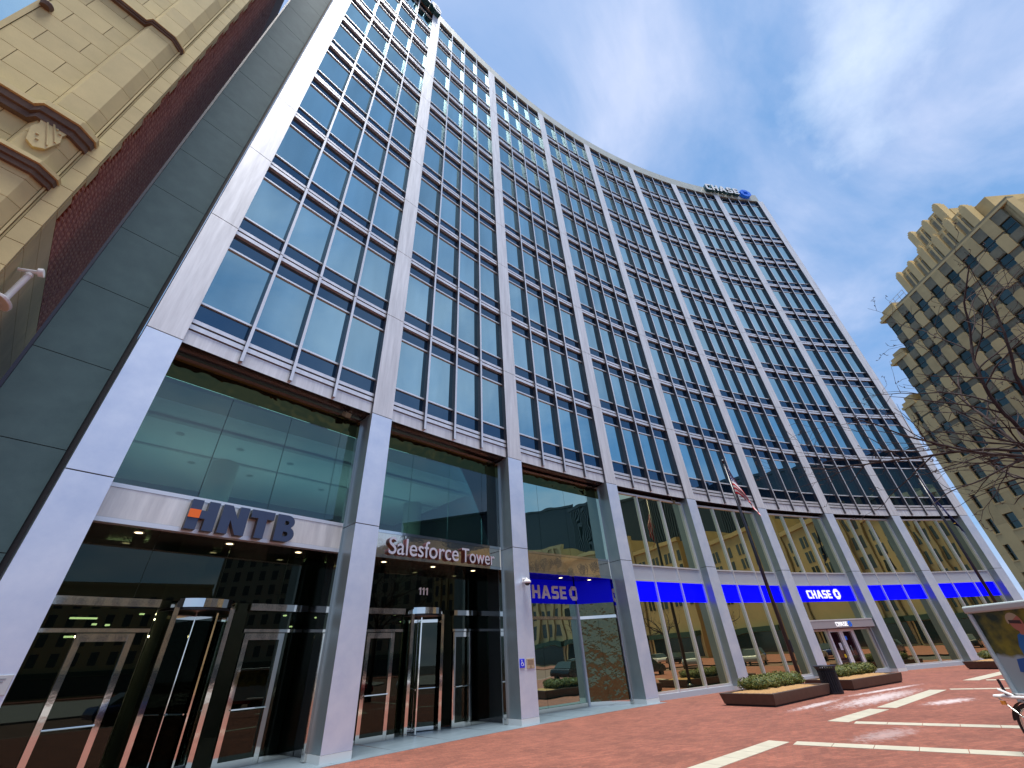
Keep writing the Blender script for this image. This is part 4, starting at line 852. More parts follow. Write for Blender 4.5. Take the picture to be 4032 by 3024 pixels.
    # stepped coping with carved panels where the wall sets back
for (a0, a1, z0) in ((edge - 2.3, edge + .12, 29.2), (81.0, 83.9, 35.4), (78.0, 81.3, 41.6)):
    mb = MB(); mb.box(a0, a1, HF - 3, HF + .1, z0, z0 + .35); mb.box(a0 + .15, a1 - .2, HF - 2.8, HF - .1, z0 + .352, z0 + .9, 1); mb.box(a0 + .3, a1 - .9, HF - 2.6, HF - .2, z0 + .902, z0 + 1.5, 1); mb.obj('coping', [m_deco, m_deco2], DB, MD)
mb = MB(); mb.box(60.6, 81.2, HF - 1, HF - .02, 41.62, 41.9); mb.box(60.6, 78.0, HF - 1, HF - .2, 41.902, 42.3, 1); mb.obj('frieze', [m_deco, m_decosp], DB, MD)
# crown of stepped piers, carved panels and slots
for tier, (aL, z0, z1, yb) in enumerate(((75.4, 42.3, 45.5, HF - .55), (70.9, 45.5, 48.5, HF - .95))):
    n = 5 if tier == 0 else 2
    for i in range(n + 1):
        a = aL - i * 2.2; up = z1 + (.9 if i % 2 == 0 else .45) - (0 if tier else max(0, .35 * (0 if i > 0 else 1)))
        mb = MB()
        mb.box(a - .42, a + .42, yb - .9, yb, z0, up - .35); mb.box(a - .30, a + .30, yb - .8, yb - .06, up - .35, up); mb.box(a - .16, a + .16, yb - .7, yb - .12, up, up + .25); mb.obj('crown_pier', m_deco, DB, MD)
        if i < n:
            mb = MB(); mb.box(a - 1.78, a - .42, yb - .8, yb - .25, z0, z1 - .2); mb.obj('crown_wall', m_deco2, DB, MD)
            mb = MB(); mb.box(a - 1.55, a - .65, yb - .25, yb - .12, z0 + .35, z1 - .75); mb.obj('carved_panel', m_decosp, DB, MD)
            mb = MB(); mb.box(a - 1.30, a - 1.12, yb - .25, yb - .02, z0 + .02, z1 - .1); mb.obj('colonnette', m_deco, DB, MD)
            mb = MB(); mb.box(a - 1.60, a - .60, yb - .7, yb - .2, z1 - .198, z1 + .28); mb.obj('crenel', m_deco2, DB, MD)
# roof railing on the shoulder
mb = MB()
for z in (42.9, 43.45): mb.tube([(76.0, HF - .3, z), (78.6, HF - .3, z), (78.6, HF - 2.5, z)], [.03] * 3, 6)
for a in (76.0, 76.9, 77.8, 78.6): mb.tube([(a, HF - .3, 42.3), (a, HF - .3, 43.45)], [.03] * 2, 6)
mb.tube([(78.6, HF - 2.5, 42.3), (78.6, HF - 2.5, 43.45)], [.03] * 2, 6)
mb.obj('roof_railing', mat('galvanised rail', (0.45, 0.47, 0.5), 0.5, 0.5), DB, MD)
# front of the tower on the circle
Pc = MD @ Vector((60.6, HF, 0)); tdir = math.radians(66 + 11); MF = Matrix.Translation(Pc) @ Matrix.Rotation(-(math.radians(77)), 4, 'Z')
b = MB(); b.box(0, 23, .45, 24, 0, 41.6); b.obj('front_body', m_deco2, DB, MF)
for i in range(10):
    mb = MB(); mb.box(i * 2.5 - (.6 if i else 0), i * 2.5 + .6, 0, .6, 0, 41.8); mb.obj('front_pier', m_deco, DB, MF)
    if i < 9:
        for j, zr in enumerate(rows): put('window', wm[1], DB, MF @ Matrix.Translation((i * 2.5 + 1.25, .38, zr - .875)) @ Matrix.Rotation(PI, 4, 'Z'))

# ------------------------------------------------------------------ far side of the circle (seen mirrored in the glazing)
m_be1 = mat('pale ashlar', (0.50, 0.39, 0.19), 0.85, noise=(0.4, 1, (0.42, 0.33, 0.16))); m_be2 = mat('buff ashlar', (0.45, 0.36, 0.19), 0.85, noise=(0.5, 1, (0.36, 0.29, 0.16)))
m_gry = mat('grey stone', (0.26, 0.25, 0.20), 0.85); m_navyb = mat('navy cladding', (0.022, 0.036, 0.055), 0.45)
m_awn = mat('green awning', (0.02, 0.06, 0.045), 0.6); m_shop = mat('shop glazing', (0.02, 0.03, 0.03), 0.1)
def chord(name, label, t0, t1, r, depth, H, m, cols_, rows_, win=(1.2, 2.0), zs0=5.5, pairs=False, piers=False, group=None):
    p0 = Vector((r * math.sin(math.radians(t0)), r * math.cos(math.radians(t0)), 0)); p1 = Vector((r * math.sin(math.radians(t1)), r * math.cos(math.radians(t1)), 0))
    d_ = p1 - p0; L = d_.length; ang = math.atan2(d_.y, d_.x); M = Matrix.Translation(p0) @ Matrix.Rotation(ang, 4, 'Z')   # x along, y away from the circle (left of travel)
    t = thing(name, label, 'building', (p0 + p1) / 2, group)
    mb = MB(); mb.box(0, L, 0, depth, 0, H); mb.obj('wall', m, t, M)
    mb = MB(); mb.box(-.2, L + .2, -.35, .5, H, H + .8); mb.obj('cornice', m, t, M)
    mb = MB(); mb.box(.6, L - .6, -.06, .02, .3, 3.6); mb.obj('shopfront', m_shop, t, M)
    mb = MB(); mb.box(.4, L - .4, -1.1, -.02, 3.65, 4.5); mb.obj('awning', m_awn, t, M)
    mbw = MB(); mbw.box(0, win[0], -.05, .02, 0, win[1]); mw = mbw.mesh('window', m_shop)
    st = L / cols_
    for i in range(cols_):
        for j in range(rows_):
            x = (i + .5) * st - win[0] / 2 + (.45 * st * (1 if i % 2 else -1) * .45 if pairs else 0); put('window', mw, t, M @ Matrix.Translation((x, 0, zs0 + j * (H - zs0 - 1) / rows_)))
        if piers:
            mb = MB(); mb.box(i * st - .35, i * st + .35, -.45, -.01, 4.6, H - .02); mb.obj('pier', m, t, M)
    return t, M, L
# the frame's y axis must lead away from the circle, so chords run clockwise
chord('stone_block', 'plain pale limestone block mirrored in the fourth bay windows', 92.5, 106, 64.5, 16, 21, m_be1, 7, 4, (.9, 2.0), 9.0, True)
chord('stone_block', 'buff stone block with ribbed piers mirrored in the far bay windows', 106.4, 121, 64.5, 18, 25, m_be2, 7, 5, (1.1, 2.4), 5.5, False, True)
chord('stone_block', 'grey stone block mirrored dimly in the first entrance glass', 121.5, 152, 66, 18, 30, m_gry, 11, 7, (1.4, 2.2), 5.5)
chord('stone_block', 'pale stone block mirrored in the first entrance doors', 152.5, 178, 66, 18, 21, m_be2, 9, 4, (1.4, 2.4), 5.5)
nb, Mn, Ln = chord('ribbed_tower', 'dark navy ribbed tower rising behind the pale block in the window reflections', 99, 117, 90, 30, 42, m_navyb, 2, 1, (.5, .5), 10)
for i in range(40):
    mb = MB(); mb.box(i * Ln / 40 - .18, i * Ln / 40 + .18, -.5, -.01, 12, 41.8); mb.obj('rib', m_navyb, nb, Mn)
chord('ribbed_tower', 'second dark tower behind the buff block in the window reflections', 118, 141, 95, 30, 45, m_navyb, 2, 1, (.5, .5), 10)
tag(ring('road_east', 45.76, 52.8, 0.80, 3.1, -0.128, -0.118, m_road), kind='structure')

def make_car(label, body, M, group='cars on the circle roadway'):
    t = thing('parked_car', label, 'car', M.translation, group)
    mb = MB(); low = [(-2.25, .35), (-2.3, .62), (-2.2, .86), (-1.45, .93), (1.1, .95), (1.95, .86), (2.28, .68), (2.28, .35)]
    mb.prism(low, -.88, .88, 0, 'y'); o = mb.obj('body', body, t, M); bevel(o, .08, 3)
    mb = MB(); v = []
    for (x, z, yw) in ((-1.75, .93, .82), (-1.05, 1.42, .64), (.35, 1.44, .64), (1.25, .94, .82)): v += [(x, -yw, z), (x, yw, z)]
    mb.v = v; mb.f = [(0, 1, 3, 2), (2, 3, 5, 4), (4, 5, 7, 6), (0, 2, 4, 6), (1, 7, 5, 3)]; mb.m = [1, 0, 1, 1, 1]; mb.obj('cabin', [body, m_shop], t, M)
    for x in (-1.4, 1.42):
        for s in (-1, 1):
            mb = MB(); mb.lathe([(0, -.1), (.20, -.1), (.2, -.09), (.33, -.09), (.33, .09), (0, .09)], 20); mb.obj('wheel', m_black, t, M @ Matrix.Translation((x, s * .80, .33)) @ Matrix.Rotation(PI / 2, 4, 'X'))
    for s in (-1, 1):
        mb = MB(); mb.box(2.2, 2.3, s * .62 - .18, s * .62 + .18, .62, .76); mb.obj('headlight', m_whitep, t, M)
paints = {'white': (0.7, 0.72, 0.74), 'navy': (0.02, 0.04, 0.16), 'silver': (0.4, 0.42, 0.44), 'black': (0.015, 0.015, 0.018), 'red': (0.3, 0.02, 0.02)}
paints = {k: mat(k + ' car paint', v, .2, .2) for k, v in paints.items()}
for (x, y, p, txt) in ((6.5, 42.6, 'navy', 'navy saloon car on the roadway mirrored in the first entrance doors'), (13.5, 41.0, 'red', 'red saloon car on the roadway mirrored in the second entrance doors'), (21.0, 38.4, 'white', 'white saloon car on the roadway mirrored in the third bay'), (28.5, 41.0, 'black', 'black saloon car on the roadway mirrored in the third bay'), (39.5, 31.0, 'silver', 'silver saloon car by the side street mouth mirrored in the fourth bay'), (44.5, 22.5, 'navy', 'navy saloon car by the side street mouth mirrored in the fifth bay'), (47.6, 14.0, 'black', 'black saloon car on the east roadway mirrored in the seventh bay'), (49.0, 6.5, 'white', 'white saloon car on the east roadway mirrored in the eighth bay')):
    make_car(txt, paints[p], Matrix.Translation((x, y, -.12)) @ Matrix.Rotation(-math.atan2(x, y), 4, 'Z'))

# ------------------------------------------------------------------ bare trees
m_bark = mat('bark', (0.045, 0.028, 0.024), 0.9, noise=(8, 1, (0.022, 0.014, 0.014)), bump=0.4)
m_twig = mat('twig bark', (0.034, 0.020, 0.019), 0.9)
def make_tree(label, loc, seed, H=9.6, limbs=None, group='bare street trees'):
    rg = random.Random(seed); t = thing('bare_tree', label, 'tree', loc, group); M0 = Matrix.Translation(loc)
    tr = MB(); cw = MB()
    tr.tube([(0, 0, -.1), (.02, .01, .5), (.04, 0, 1.6), (0, .05, 4.1)], [.22, .15, .125, .11], 12)
    tr.obj('trunk', m_bark, t, M0, True)
    def grow(p, dvec, ln, r, depth):
        pts = [p.copy()]; rads = [r]; d_ = dvec.normalized(); n = max(3, int(ln / .22)); seg = ln / n; kids = []
        for i in range(n):
            d_ = (d_ + Vector((rg.uniform(-1, 1), rg.uniform(-1, 1), rg.uniform(-.8, .8))) * (.20 if depth < 2 else .34)).normalized()
            if depth >= 1: d_.z *= .93; d_.normalize()
            p = p + d_ * seg; pts.append(p.copy()); rads.append(max(.004, r * (1 - .72 * (i + 1) / n)))
            if depth < 4 and i >= (1 if depth else 2):
                for _ in range(1 if depth < 2 else (1 if rg.random() < .72 else 0)):
                    if rg.random() < (.58 if depth < 2 else .50): kids.append((p.copy(), d_.copy(), rads[-1], i / n))
            if depth >= 3 and rg.random() < .5:      # buds
                q = p + Vector((rg.uniform(-1, 1), rg.uniform(-1, 1), rg.uniform(-.5, 1))).normalized() * .05
                cw.tube([p, q], [.007, .010], 4)
        cw.tube(pts, rads, 7 if depth == 0 else 5 if depth < 3 else 4)
        for (q, dd, rr, f) in kids:
            side = dd.cross(Vector((rg.uniform(-1, 1), rg.uniform(-1, 1), rg.uniform(-1, 1)))).normalized()
            nd = (dd * .75 + side * rg.uniform(.5, 1.0) + Vector((0, 0, .10))).normalized()
            grow(q, nd, ln * rg.uniform(.32, .55) * (1.0 - .35 * f), max(.004, rr * .62), depth + 1)
    for (az, el, ln, z0, r) in (limbs or [(k * 60 + rg.uniform(-15, 15), rg.uniform(25, 60), rg.uniform(3, 4), 2.4 + .15 * k, .07) for k in range(6)]):
        a, e_ = math.radians(az), math.radians(el)
        grow(Vector((.02, .04, z0)), Vector((math.sin(a) * math.cos(e_), math.cos(a) * math.cos(e_), math.sin(e_))), ln, r, 0)
    cw.obj('branches', m_twig, t, M0)
    return t
main_tree = make_tree('bare brown street tree whose twigs reach in front of the art deco tower', (13.4, 47.6, 0), 11,
    limbs=[(-4, 54, 6.2, 3.6, .052), (12, 46, 5.4, 4.6, .046), (-24, 48, 4.4, 4.0, .045), (38, 50, 5.0, 3.7, .05), (-48, 62, 4.6, 4.0, .055), (75, 40, 4.0, 3.6, .055), (150, 45, 3.4, 3.6, .055), (235, 48, 3.4, 3.7, .055)])
t2 = make_tree('bare street tree beside the roadway mirrored in the fourth bay windows', (37.0, 30.5, 0), 5)
copy_thing(t2, Matrix.Translation((9.0, -14.0, 0)), 'bare street tree on the east pavement mirrored in the far bay windows')
copy_thing(t2, Matrix.Translation((-29.0, 14.5, 0)), 'bare street tree by the kerb mirrored in the first entrance glass')
copy_thing(t2, Matrix.Translation((-10.0, 9.0, 0)), 'bare street tree by the kerb mirrored in the third bay glass')

# ------------------------------------------------------------------ planters, shrubs, bin
m_gran = mat('brown granite', (0.085, 0.058, 0.042), 0.45, noise=(6, 1, (0.06, 0.04, 0.03)), bump=0.06)
m_mulch = mat('wood mulch', (0.42, 0.25, 0.10), 0.95, noise=(14, 1, (0.22, 0.12, 0.05)), bump=0.9, bscale=30)
m_leafa = mat('boxwood leaf', (0.105, 0.125, 0.014), 0.6); m_leafb = mat('boxwood leaf dark', (0.040, 0.062, 0.009), 0.6); m_leafc = mat('boxwood leaf bronze', (0.15, 0.125, 0.018), 0.6)
rgs = random.Random(21)
shm = []
for v_ in range(3):
    mb = MB()
    mb.lathe([(0, .02), (.20, .06), (.27, .17), (.24, .28), (.13, .36), (0, .385)], 14, 1)
    for i in range(1500):
        u_, ph = rgs.uniform(-1, 1), rgs.uniform(0, 2 * PI); s_ = math.sqrt(1 - u_ * u_)
        rr = 1 + .10 * math.sin(3 * ph + v_) + .08 * math.sin(5 * u_ + 2 * ph) + rgs.uniform(-.10, .10)
        p = Vector((s_ * math.cos(ph) * .30 * rr, s_ * math.sin(ph) * .30 * rr, .20 + u_ * .20 * rr))
        if p.z < .01: continue
        nrm = Vector((p.x, p.y, p.z - .2)).normalized(); a = (nrm + Vector((rgs.uniform(-1, 1), rgs.uniform(-1, 1), rgs.uniform(-1, 1))) * .9).normalized(); c = a.cross(Vector((rgs.uniform(-1, 1), rgs.uniform(-1, 1), .5))).normalized(); a2 = a.cross(c)
        L = rgs.uniform(.018, .032)
        mb.face([p - c * L * .5, p + a2 * L, p + c * L * .5, p - a2 * L], rgs.choice((0, 0, 1, 2)))
    shm.append(mb.mesh('foliage', [m_leafa, m_leafb, m_leafc]))
def planter(label, corner, along, ln, wd, nsh, slabel, group):
    cx, cy = corner; ang = math.atan2(along[1], along[0]); M = Matrix.Translation((cx, cy, 0)) @ Matrix.Rotation(ang, 4, 'Z')     # x along the front, y back
    t = thing('planter', label, 'planter', (cx, cy, 0), 'granite planters')
    H = .34; fl = .07
    mb = MB(); mb.box(.10, ln - .10, .10, wd - .10, 0, .05); mb.obj('base', m_dark, t, M)
    def slab(p, q, name='granite_slab'):
        # p,q: outer top corners; slab leans outwards to the top
        p, q = Vector(p), Vector(q); dd = (q - p).normalized(); nn_ = Vector((-dd.y, dd.x))      # inwards
        tp = [p, q, q + nn_ * .13 - dd * .13, p + nn_ * .13 + dd * .13]; bt = [p + nn_ * fl + dd * fl, q + nn_ * fl - dd * fl, q + nn_ * .2 - dd * .2, p + nn_ * .2 + dd * .2]
        mb = MB(); mb.v = [(v.x, v.y, H) for v in tp] + [(v.x, v.y, .045) for v in bt]; mb.f = [(0, 1, 2, 3), (7, 6, 5, 4), (0, 4, 5, 1), (1, 5, 6, 2), (2, 6, 7, 3), (3, 7, 4, 0)]; mb.m = [0] * 6
        bevel(mb.obj(name, m_gran, t, M), .012)
    n = 3
    for (a, c) in (((0, 0), (ln, 0)), ((ln, 0), (ln, wd)), ((ln, wd), (0, wd)), ((0, wd), (0, 0))): slab(a, c)
    mb = MB(); nx, ny = 26, 12
    for i in range(nx + 1):
        for j in range(ny + 1):
            x = .1 + (ln - .2) * i / nx; y = .1 + (wd - .2) * j / ny; e_ = min(i, nx - i, j * 2, (ny - j) * 2) / 6
            mb.v.append((x, y, H - .05 + min(1, e_) * .09 + rgs.uniform(-.012, .012)))
    for i in range(nx):
        for j in range(ny): q = i * (ny + 1) + j; mb.f.append((q, q + ny + 1, q + ny + 2, q + 1)); mb.m.append(0)
    mb.obj('mulch', m_mulch, t, M, True)
    for i in range(nsh):
        for j in range(2):
            sxx = (ln - nsh * .58) / 2 + .26 + i * .58 + rgs.uniform(-.05, .05) + .30; syy = wd * .52 + j * .42 + rgs.uniform(-.04, .04)
            s = tag(put('boxwood_shrub', rgs.choice(shm), None, M @ Matrix.Translation((sxx, syy, H + .0)) @ Matrix.Rotation(rgs.uniform(0, 6), 4, 'Z') @ Matrix.Diagonal((1.12, 1.12, rgs.uniform(.85, 1.0), 1))), slabel, 'shrub', group)
planter('low brown granite planter with clipped shrubs nearest the third bay', (16.72, 56.05), (4.06, -1.07), 4.2, 1.85, 5, 'clipped green shrub in the planter left of the litter bin', 'shrubs in the planter left of the bin')
planter('low brown granite planter with clipped shrubs before the white bank doors', (22.3, 54.42), (4.05, -1.5), 4.3, 1.85, 5, 'clipped green shrub in the planter before the white bank doors', 'shrubs in the planter before the doors')
planter('low brown granite planter with shrubs partly behind the picture board', (33.2, 48.9), (3.55, -2.2), 4.3, 1.85, 4, 'clipped green shrub in the planter behind the picture board', 'shrubs in the planter behind the board')
# litter bin
Lb = Matrix.Translation((21.15, 54.98, 0)); lb = thing('litter_bin', 'black slatted steel litter bin with flared rim between two planters', 'litter bin', (21.15, 54.98, 0))
mb = MB(); mb.lathe([(0, .06), (.24, .06), (.255, .78), (0, .78)], 24); mb.obj('liner', m_dark, lb, Lb)
mb = MB(); mb.lathe([(.27, .02), (.29, .02), (.29, .07), (.27, .07)], 30); mb.obj('base_ring', m_steelblk, lb, Lb)
mb = MB(); mb.lathe([(.34, .845), (.375, .86), (.385, .845), (.37, .825), (.33, .82)], 36); mb.lathe([(.20, .84), (.34, .845)], 36); mb.obj('rim', m_steelblk, lb, Lb, True)
mb = MB(); mb.tube([(.285, 0, .03), (.285, 0, .66), (.30, 0, .76), (.345, 0, .835)], [.019] * 4, 6); me_sl = mb.mesh('slat', m_steelblk)
for i in range(26): put('slat', me_sl, lb, Lb @ Matrix.Rotation(2 * PI * i / 26, 4, 'Z'))

# ------------------------------------------------------------------ flagpoles and flags
m_pole = mat('dark bronze pole', (0.010, 0.010, 0.018), 0.3)
m_gold = mat('gold', (0.75, 0.42, 0.04), 0.3, 0.8)
def flagpole(label, x, y, H):
    t = thing('flagpole', label, 'flagpole', (x, y, 0), 'dark flagpoles'); M = Matrix.Translation((x, y, 0))
    mb = MB(); mb.lathe([(0, .05), (.2, .05), (.16, .14), (.12, .16), (.085, .2)], 20); mb.obj('base_collar', m_pole, t, M, True)
    mb = MB(); mb.tube([(0, 0, 0), (0, 0, H * .6), (0, 0, H)], [.085, .075, .05], 16); mb.obj('shaft', m_pole, t, M, True)
    mb = MB(); mb.lathe([(0, H + .06), (.05, H + .08), (.09, H + .16), (.09, H + .2), (.05, H + .27), (0, H + .285)], 16); mb.tube([(0, 0, H), (0, 0, H + .08)], [.03, .03], 8); mb.obj('ball', m_pole, t, M, True)
    mb = MB(); mb.box(-.05, .05, -.13, -.07, 1.3, 1.75); mb.obj('cleat_box', m_pole, t, M)
    mb = MB(); mb.tube([(.09, -.02, 1.5), (.07, -.02, H - .1)], [.006, .006], 5); mb.obj('halyard', m_black, t, M)
flagpole('dark flagpole flying the striped flag behind the white door planter', 23.05, 56.25, 9.85)
flagpole('dark flagpole flying the navy flag in front of the last bay', 36.7, 47.6, 10.2)
def drape(x, y, ztop, right, out, hoist, fly, fold, seed, spread, drop):
    """limp flag: returns MB with uv; right/out are horizontal unit vectors"""
    rg = random.Random(seed); nu, nv = 44, 26; mb = MB(); uv = []
    for i in range(nu + 1):
        t = i / nu
        for j in range(nv + 1):
            s = j / nv
            fx = spread * (t ** .75) * (.35 + .65 * s) + .07
            fz = -hoist * s * (1 - .25 * t) - drop * t ** 1.15
            w_ = fold * t ** .6 * math.sin(s * 7.5 + t * 3 + seed) + .4 * fold * t * math.sin(t * 11 + s * 3)
            fx += .25 * fold * t * math.sin(s * 15 + 2 * t)
            p = Vector((x, y, ztop)) + right * fx + out * w_ + Vector((0, 0, fz)); mb.v.append(tuple(p)); uv.append((t, s))
    for i in range(nu):
        for j in range(nv): q = i * (nv + 1) + j; mb.f.append((q, q + nv + 1, q + nv + 2, q + 1)); mb.m.append(0)
    return mb, uv
def set_uv(me, uv):
    l = me.uv_layers.new(name='uv')
    for lp in me.loops: l.data[lp.index].uv = uv[lp.vertex_index]
def flag_mat_stripes():
    m = bpy.data.materials.new('stars and stripes cloth'); m.use_nodes = True; t = m.node_tree; p = t.nodes['Principled BSDF']; p.inputs['Roughness'].default_value = .85
    u = t.nodes.new('ShaderNodeUVMap'); sp2 = t.nodes.new('ShaderNodeSeparateXYZ'); t.links.new(u.outputs[0], sp2.inputs[0])
    def ma(op, a, b_):
        n = t.nodes.new('ShaderNodeMath'); n.operation = op
        for k, q in enumerate((a, b_)):
            if isinstance(q, (int, float)): n.inputs[k].default_value = q
            else: t.links.new(q, n.inputs[k])
        return n.outputs[0]
    s13 = ma('MODULO', ma('FLOOR', ma('MULTIPLY', sp2.outputs[1], 13), 0), 2)
    c1 = t.nodes.new('ShaderNodeMix'); c1.data_type = 'RGBA'; t.links.new(s13, c1.inputs[0]); c1.inputs[6].default_value = (.50, .006, .014, 1); c1.inputs[7].default_value = (.72, .66, .64, 1)
    can = ma('MULTIPLY', ma('LESS_THAN', sp2.outputs[0], .4), ma('LESS_THAN', sp2.outputs[1], .54))
    su = ma('SUBTRACT', ma('FRACT', ma('MULTIPLY', sp2.outputs[0], 15), 0), .5); sv = ma('SUBTRACT', ma('FRACT', ma('MULTIPLY', sp2.outputs[1], 9.2), 0), .5)
    star = ma('LESS_THAN', ma('ADD', ma('MULTIPLY', su, su), ma('MULTIPLY', sv, sv)), .07)
    c2 = t.nodes.new('ShaderNodeMix'); c2.data_type = 'RGBA'; t.links.new(star, c2.inputs[0]); c2.inputs[6].default_value = (.01, .02, .12, 1); c2.inputs[7].default_value = (.7, .7, .75, 1)
    c3 = t.nodes.new('ShaderNodeMix'); c3.data_type = 'RGBA'; t.links.new(can, c3.inputs[0]); t.links.new(c1.outputs[2], c3.inputs[6]); t.links.new(c2.outputs[2], c3.inputs[7]); t.links.new(c3.outputs[2], p.inputs['Base Color']); return m
right = Vector((.2, -.98, 0)).normalized(); outv = Vector((-.98, -.2, 0))
mb, uv = drape(23.05, 56.25, 9.72, right, outv, 1.5, 2, .18, 2, .78, 1.7)
f1 = mb.obj('national_flag', flag_mat_stripes(), None, None, True); set_uv(f1.data, uv); tag(f1, 'limp red and white striped flag with starred blue canton on the flagpole', 'flag')
mb, uv = drape(36.7, 47.6, 9.7, Vector((-.25, -.97, 0)).normalized(), Vector((-.97, .25, 0)), 1.3, 2, .12, 5, .55, 2.4)
f2 = mb.obj('state_flag', mat('navy flag cloth', (0.006, 0.012, 0.075), .8), None, None, True); tag(f2, 'limp navy blue flag with a gold spot hanging on the flagpole at the last bay', 'flag')
mb = MB(); mb.lathe([(0, 0), (.06, 0), (.05, .03), (0, .04)], 10); mb.obj('gold_emblem', m_gold, f2, Matrix.Translation((36.50, 47.28, 7.15)))

# ------------------------------------------------------------------ advertising tricycle at the right edge
az = math.radians(96.5); fw = Vector((math.sin(az), math.cos(az), 0)); tk = thing('advert_tricycle', 'cargo tricycle carrying a large grey framed picture board at the pavement edge', 'tricycle', (10.8, 51.2, 0))
def cpt(azd, dist, z): a = math.radians(azd); return Vector((CAM.x + dist * math.sin(a), CAM.y + dist * math.cos(a), z))
pL = cpt(94.75, 11.9, 0); pR = cpt(106.0, 10.1, 0); dv = (pR - pL); LB = dv.length; MBd = Matrix.Translation(pL) @ Matrix.Rotation(math.atan2(dv.y, dv.x), 4, 'Z')   # x right along the board, -y towards the street
m_bframe = mat('grey board frame', (0.42, 0.50, 0.52), 0.4)
def board_mat():
    m = bpy.data.materials.new('picture print'); m.use_nodes = True; t = m.node_tree; p = t.nodes['Principled BSDF']; p.inputs['Roughness'].default_value = .3
    tcn = t.nodes.new('ShaderNodeTexCoord'); n = t.nodes.new('ShaderNodeTexNoise'); n.inputs['Scale'].default_value = 4.0; n.inputs['Detail'].default_value = 5; t.links.new(tcn.outputs['Object'], n.inputs['Vector'])
    r = t.nodes.new('ShaderNodeValToRGB'); t.links.new(n.outputs['Fac'], r.inputs[0]); e_ = r.color_ramp.elements; e_[0].position = .38; e_[0].color = (.012, .03, .012, 1); e_[1].position = .62; e_[1].color = (.20, .19, .015, 1)
    sp3 = t.nodes.new('ShaderNodeSeparateXYZ'); t.links.new(tcn.outputs['Object'], sp3.inputs[0])
    ad2 = t.nodes.new('ShaderNodeMath'); ad2.operation = 'MULTIPLY_ADD'; t.links.new(n.outputs['Fac'], ad2.inputs[0]); ad2.inputs[1].default_value = .25; t.links.new(sp3.outputs[2], ad2.inputs[2])
    r2 = t.nodes.new('ShaderNodeValToRGB'); t.links.new(ad2.outputs[0], r2.inputs[0]); e2 = r2.color_ramp.elements; e2[0].position = 0; e2[0].color = (1, 1, 1, 1); e2[1].position = 1; e2[1].color = (0, 0, 0, 1)
    mr_ = t.nodes.new('ShaderNodeMapRange'); t.links.new(ad2.outputs[0], mr_.inputs[0]); mr_.inputs[1].default_value = 1.36; mr_.inputs[2].default_value = 1.42; mr_.inputs[3].default_value = 1; mr_.inputs[4].default_value = 0
    mxb = t.nodes.new('ShaderNodeMix'); mxb.data_type = 'RGBA'; t.links.new(mr_.outputs[0], mxb.inputs[0]); t.links.new(r.outputs[0], mxb.inputs[6]); mxb.inputs[7].default_value = (.33, .43, .47, 1); t.links.new(mxb.outputs[2], p.inputs['Base Color']); return m
mb = MB(); mb.box(.06, LB, .0, .06, .68, 1.93); bd = mb.obj('picture_board', board_mat(), tk, MBd)
mb = MB(); mb.box(0, .065, -.05, .10, .62, 1.905); mb.box(-.02, LB, -.06, .11, 1.905, 2.02); bevel(mb.obj('board_frame', m_bframe, tk, MBd), .03, 3)
def flat(name, pts, m, y): extr(name, [pts], .004, m, bd, MBd @ Matrix.Translation((0, y, 0)))
m_skin = mat('printed skin', (0.42, 0.17, 0.12), .4); m_shirt = mat('printed blue shirt', (0.01, 0.14, 0.42), .4); m_hair = mat('printed grey hair', (0.42, 0.38, 0.26), .4); m_shade = mat('printed sunglasses', (0.04, 0.02, 0.02), .3); m_bikeb = mat('printed blue bike', (0.01, 0.09, 0.34), .4); m_carp = mat('printed pale car', (0.3, 0.36, 0.34), .4)
flat('printed_shirt', [(.52, 1.12), (.80, 1.08), (1.1, 1.1), (1.1, 1.5), (.92, 1.57), (.78, 1.62), (.62, 1.55), (.54, 1.40)], m_shirt, -.002)
flat('printed_bike', [(.32, 1.05), (.70, .98), (1.1, .95), (1.1, 1.22), (.85, 1.26), (.6, 1.25), (.38, 1.22)], m_bikeb, -.008)
flat('printed_neck', [(.68, 1.56), (.82, 1.52), (.86, 1.70), (.70, 1.68)], m_skin, -.003)
flat('printed_head', arcpts(.72, 1.725, .105, .125, 0, 360, 20)[:-1], m_skin, -.0045)
flat('printed_hair', arcpts(.70, 1.75, .115, .115, 35, 200, 14), m_hair, -.006)
flat('printed_sunglasses', [(.615, 1.72), (.80, 1.70), (.80, 1.75), (.62, 1.765)], m_shade, -.0075)
# wheel, mudguard, carrier frame
wc = cpt(95.15, 11.35, .335); Mwh = Matrix.Translation(wc) @ Matrix.Rotation(math.atan2(dv.y, dv.x), 4, 'Z')
m_tyre = mat('tyre', (0.015, 0.008, 0.014), .7); m_wire = mat('bright spoke', (0.6, 0.65, 0.62), .25, .8)
def torus(r, q, n=36, k=8):
    mb = MB()
    for i in range(n):
        a = 2 * PI * i / n
        for j in range(k): bb = 2 * PI * j / k; mb.v.append(((r + q * math.cos(bb)) * math.cos(a), q * math.sin(bb), (r + q * math.cos(bb)) * math.sin(a)))
    for i in range(n):
        for j in range(k): mb.f.append((i * k + j, i * k + (j + 1) % k, ((i + 1) % n) * k + (j + 1) % k, ((i + 1) % n) * k + j)); mb.m.append(0)
    return mb
wh = torus(.31, .024).obj('wheel', m_tyre, tk, Mwh, True)
torus(.28, .012).obj('rim', m_wire, wh, Mwh, True)
mb = MB(); mb.tube([(0, -.05, 0), (0, .05, 0)], [.03, .03], 12); mb.obj('hub', m_wire, wh, Mwh)
for i in range(18):
    a = 2 * PI * i / 18; mb = MB(); mb.tube([(.03 * math.cos(a + .8), .02 * (1 if i % 2 else -1), .03 * math.sin(a + .8)), (.275 * math.cos(a), 0, .275 * math.sin(a))], [.0022, .0022], 4); mb.obj('spoke', m_wire, wh, Mwh)
mb = MB()
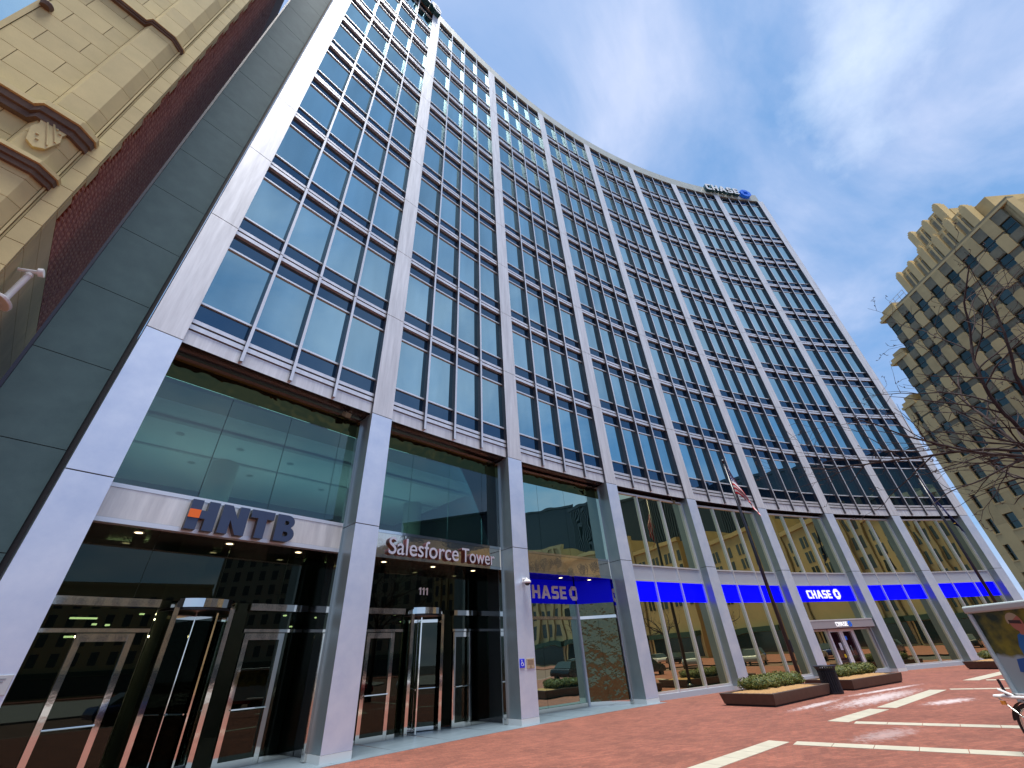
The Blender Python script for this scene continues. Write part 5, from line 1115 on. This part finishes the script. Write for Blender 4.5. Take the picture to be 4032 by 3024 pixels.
for i in range(14):
    a0, a1 = math.radians(35 + 130 * i / 14), math.radians(35 + 130 * (i + 1) / 14)
    mb.face([(.355 * math.cos(a0), -.04, .355 * math.sin(a0)), (.355 * math.cos(a1), -.04, .355 * math.sin(a1)), (.355 * math.cos(a1), .04, .355 * math.sin(a1)), (.355 * math.cos(a0), .04, .355 * math.sin(a0))])
mb.obj('mudguard', m_tyre, tk, Mwh, True)
for (p, q, r_, m_) in (((-.42, -.06, .40), (1.4, -.06, .42), .022, m_whitep), ((-.42, .3, .40), (1.4, .3, .42), .022, m_whitep), ((-.42, -.06, .40), (-.42, .3, .40), .022, m_whitep), ((-.40, -.05, .40), (.02, -.05, .0), .010, m_wire), ((-.2, .05, .44), (.5, .05, .05), .018, m_steelblk), ((-.36, .1, .40), (-.36, .1, .62), .02, m_steelblk), ((.6, .1, .40), (.6, .1, .66), .02, m_steelblk), ((-.26, -.09, .50), (-.1, -.05, .42), .02, m_whitep)):
    mb = MB(); mb.tube([p, q], [r_, r_], 8); mb.obj('frame_tube', m_, tk, Mwh)
mb = MB(); mb.lathe([(0, 0), (.035, 0), (.035, .05), (0, .05)], 12); mb.obj('reflector', mat('amber reflector', (0.75, 0.30, 0.04), .3), tk, Mwh @ Matrix.Translation((-.30, -.08, .30)))
mb = MB(); mb.box(.2, .9, .0, .25, -.02, .30); mb.obj('tool_box', mat('dark tool box', (0.03, 0.035, 0.035), .5), tk, Mwh)
# unidentified maroon shape just beyond the tricycle, built as a board on a post
rp = cpt(100.6, 12.5, 0); rbd = thing('maroon_shape', 'dark maroon rounded shape on a thin post behind the picture board', 'sign', rp)
Mr = Matrix.Translation(rp) @ Matrix.Rotation(math.radians(-10), 4, 'Z')
mb = MB(); mb.tube([(0, 0, 0), (0, 0, 2.1)], [.03, .03], 10); mb.obj('post', m_steelblk, rbd, Mr)
mb = MB(); mb.prism(arcpts(0, 2.42, .34, .26, 0, 360, 28)[:-1], -.03, .03, 0, 'y'); bevel(mb.obj('board', mat('maroon board', (0.055, 0.008, 0.022), .5), rbd, Mr), .012)
# folded wet floor sign inside the first lobby
Mf = bayf(0) @ Matrix.Translation((.05, R + 4.2, .012)); wf = thing('wet_floor_sign', 'yellow folding floor sign standing inside the first entrance', 'floor sign', Mf.translation)
m_yel = mat('yellow plastic', (0.75, 0.42, 0.01), .5, emit=(0.75, .42, .01), estr=0.0)
for s in (-1, 1):
    mb = MB(); mb.prism([(-.15, 0), (.15, 0), (.10, .62), (-.10, .62)], -.01, .01, 0, 'y'); mb.obj('leaf_panel', m_yel, wf, Mf @ Matrix.Translation((0, s * .14, 0)) @ Matrix.Rotation(s * .22, 4, 'X'))
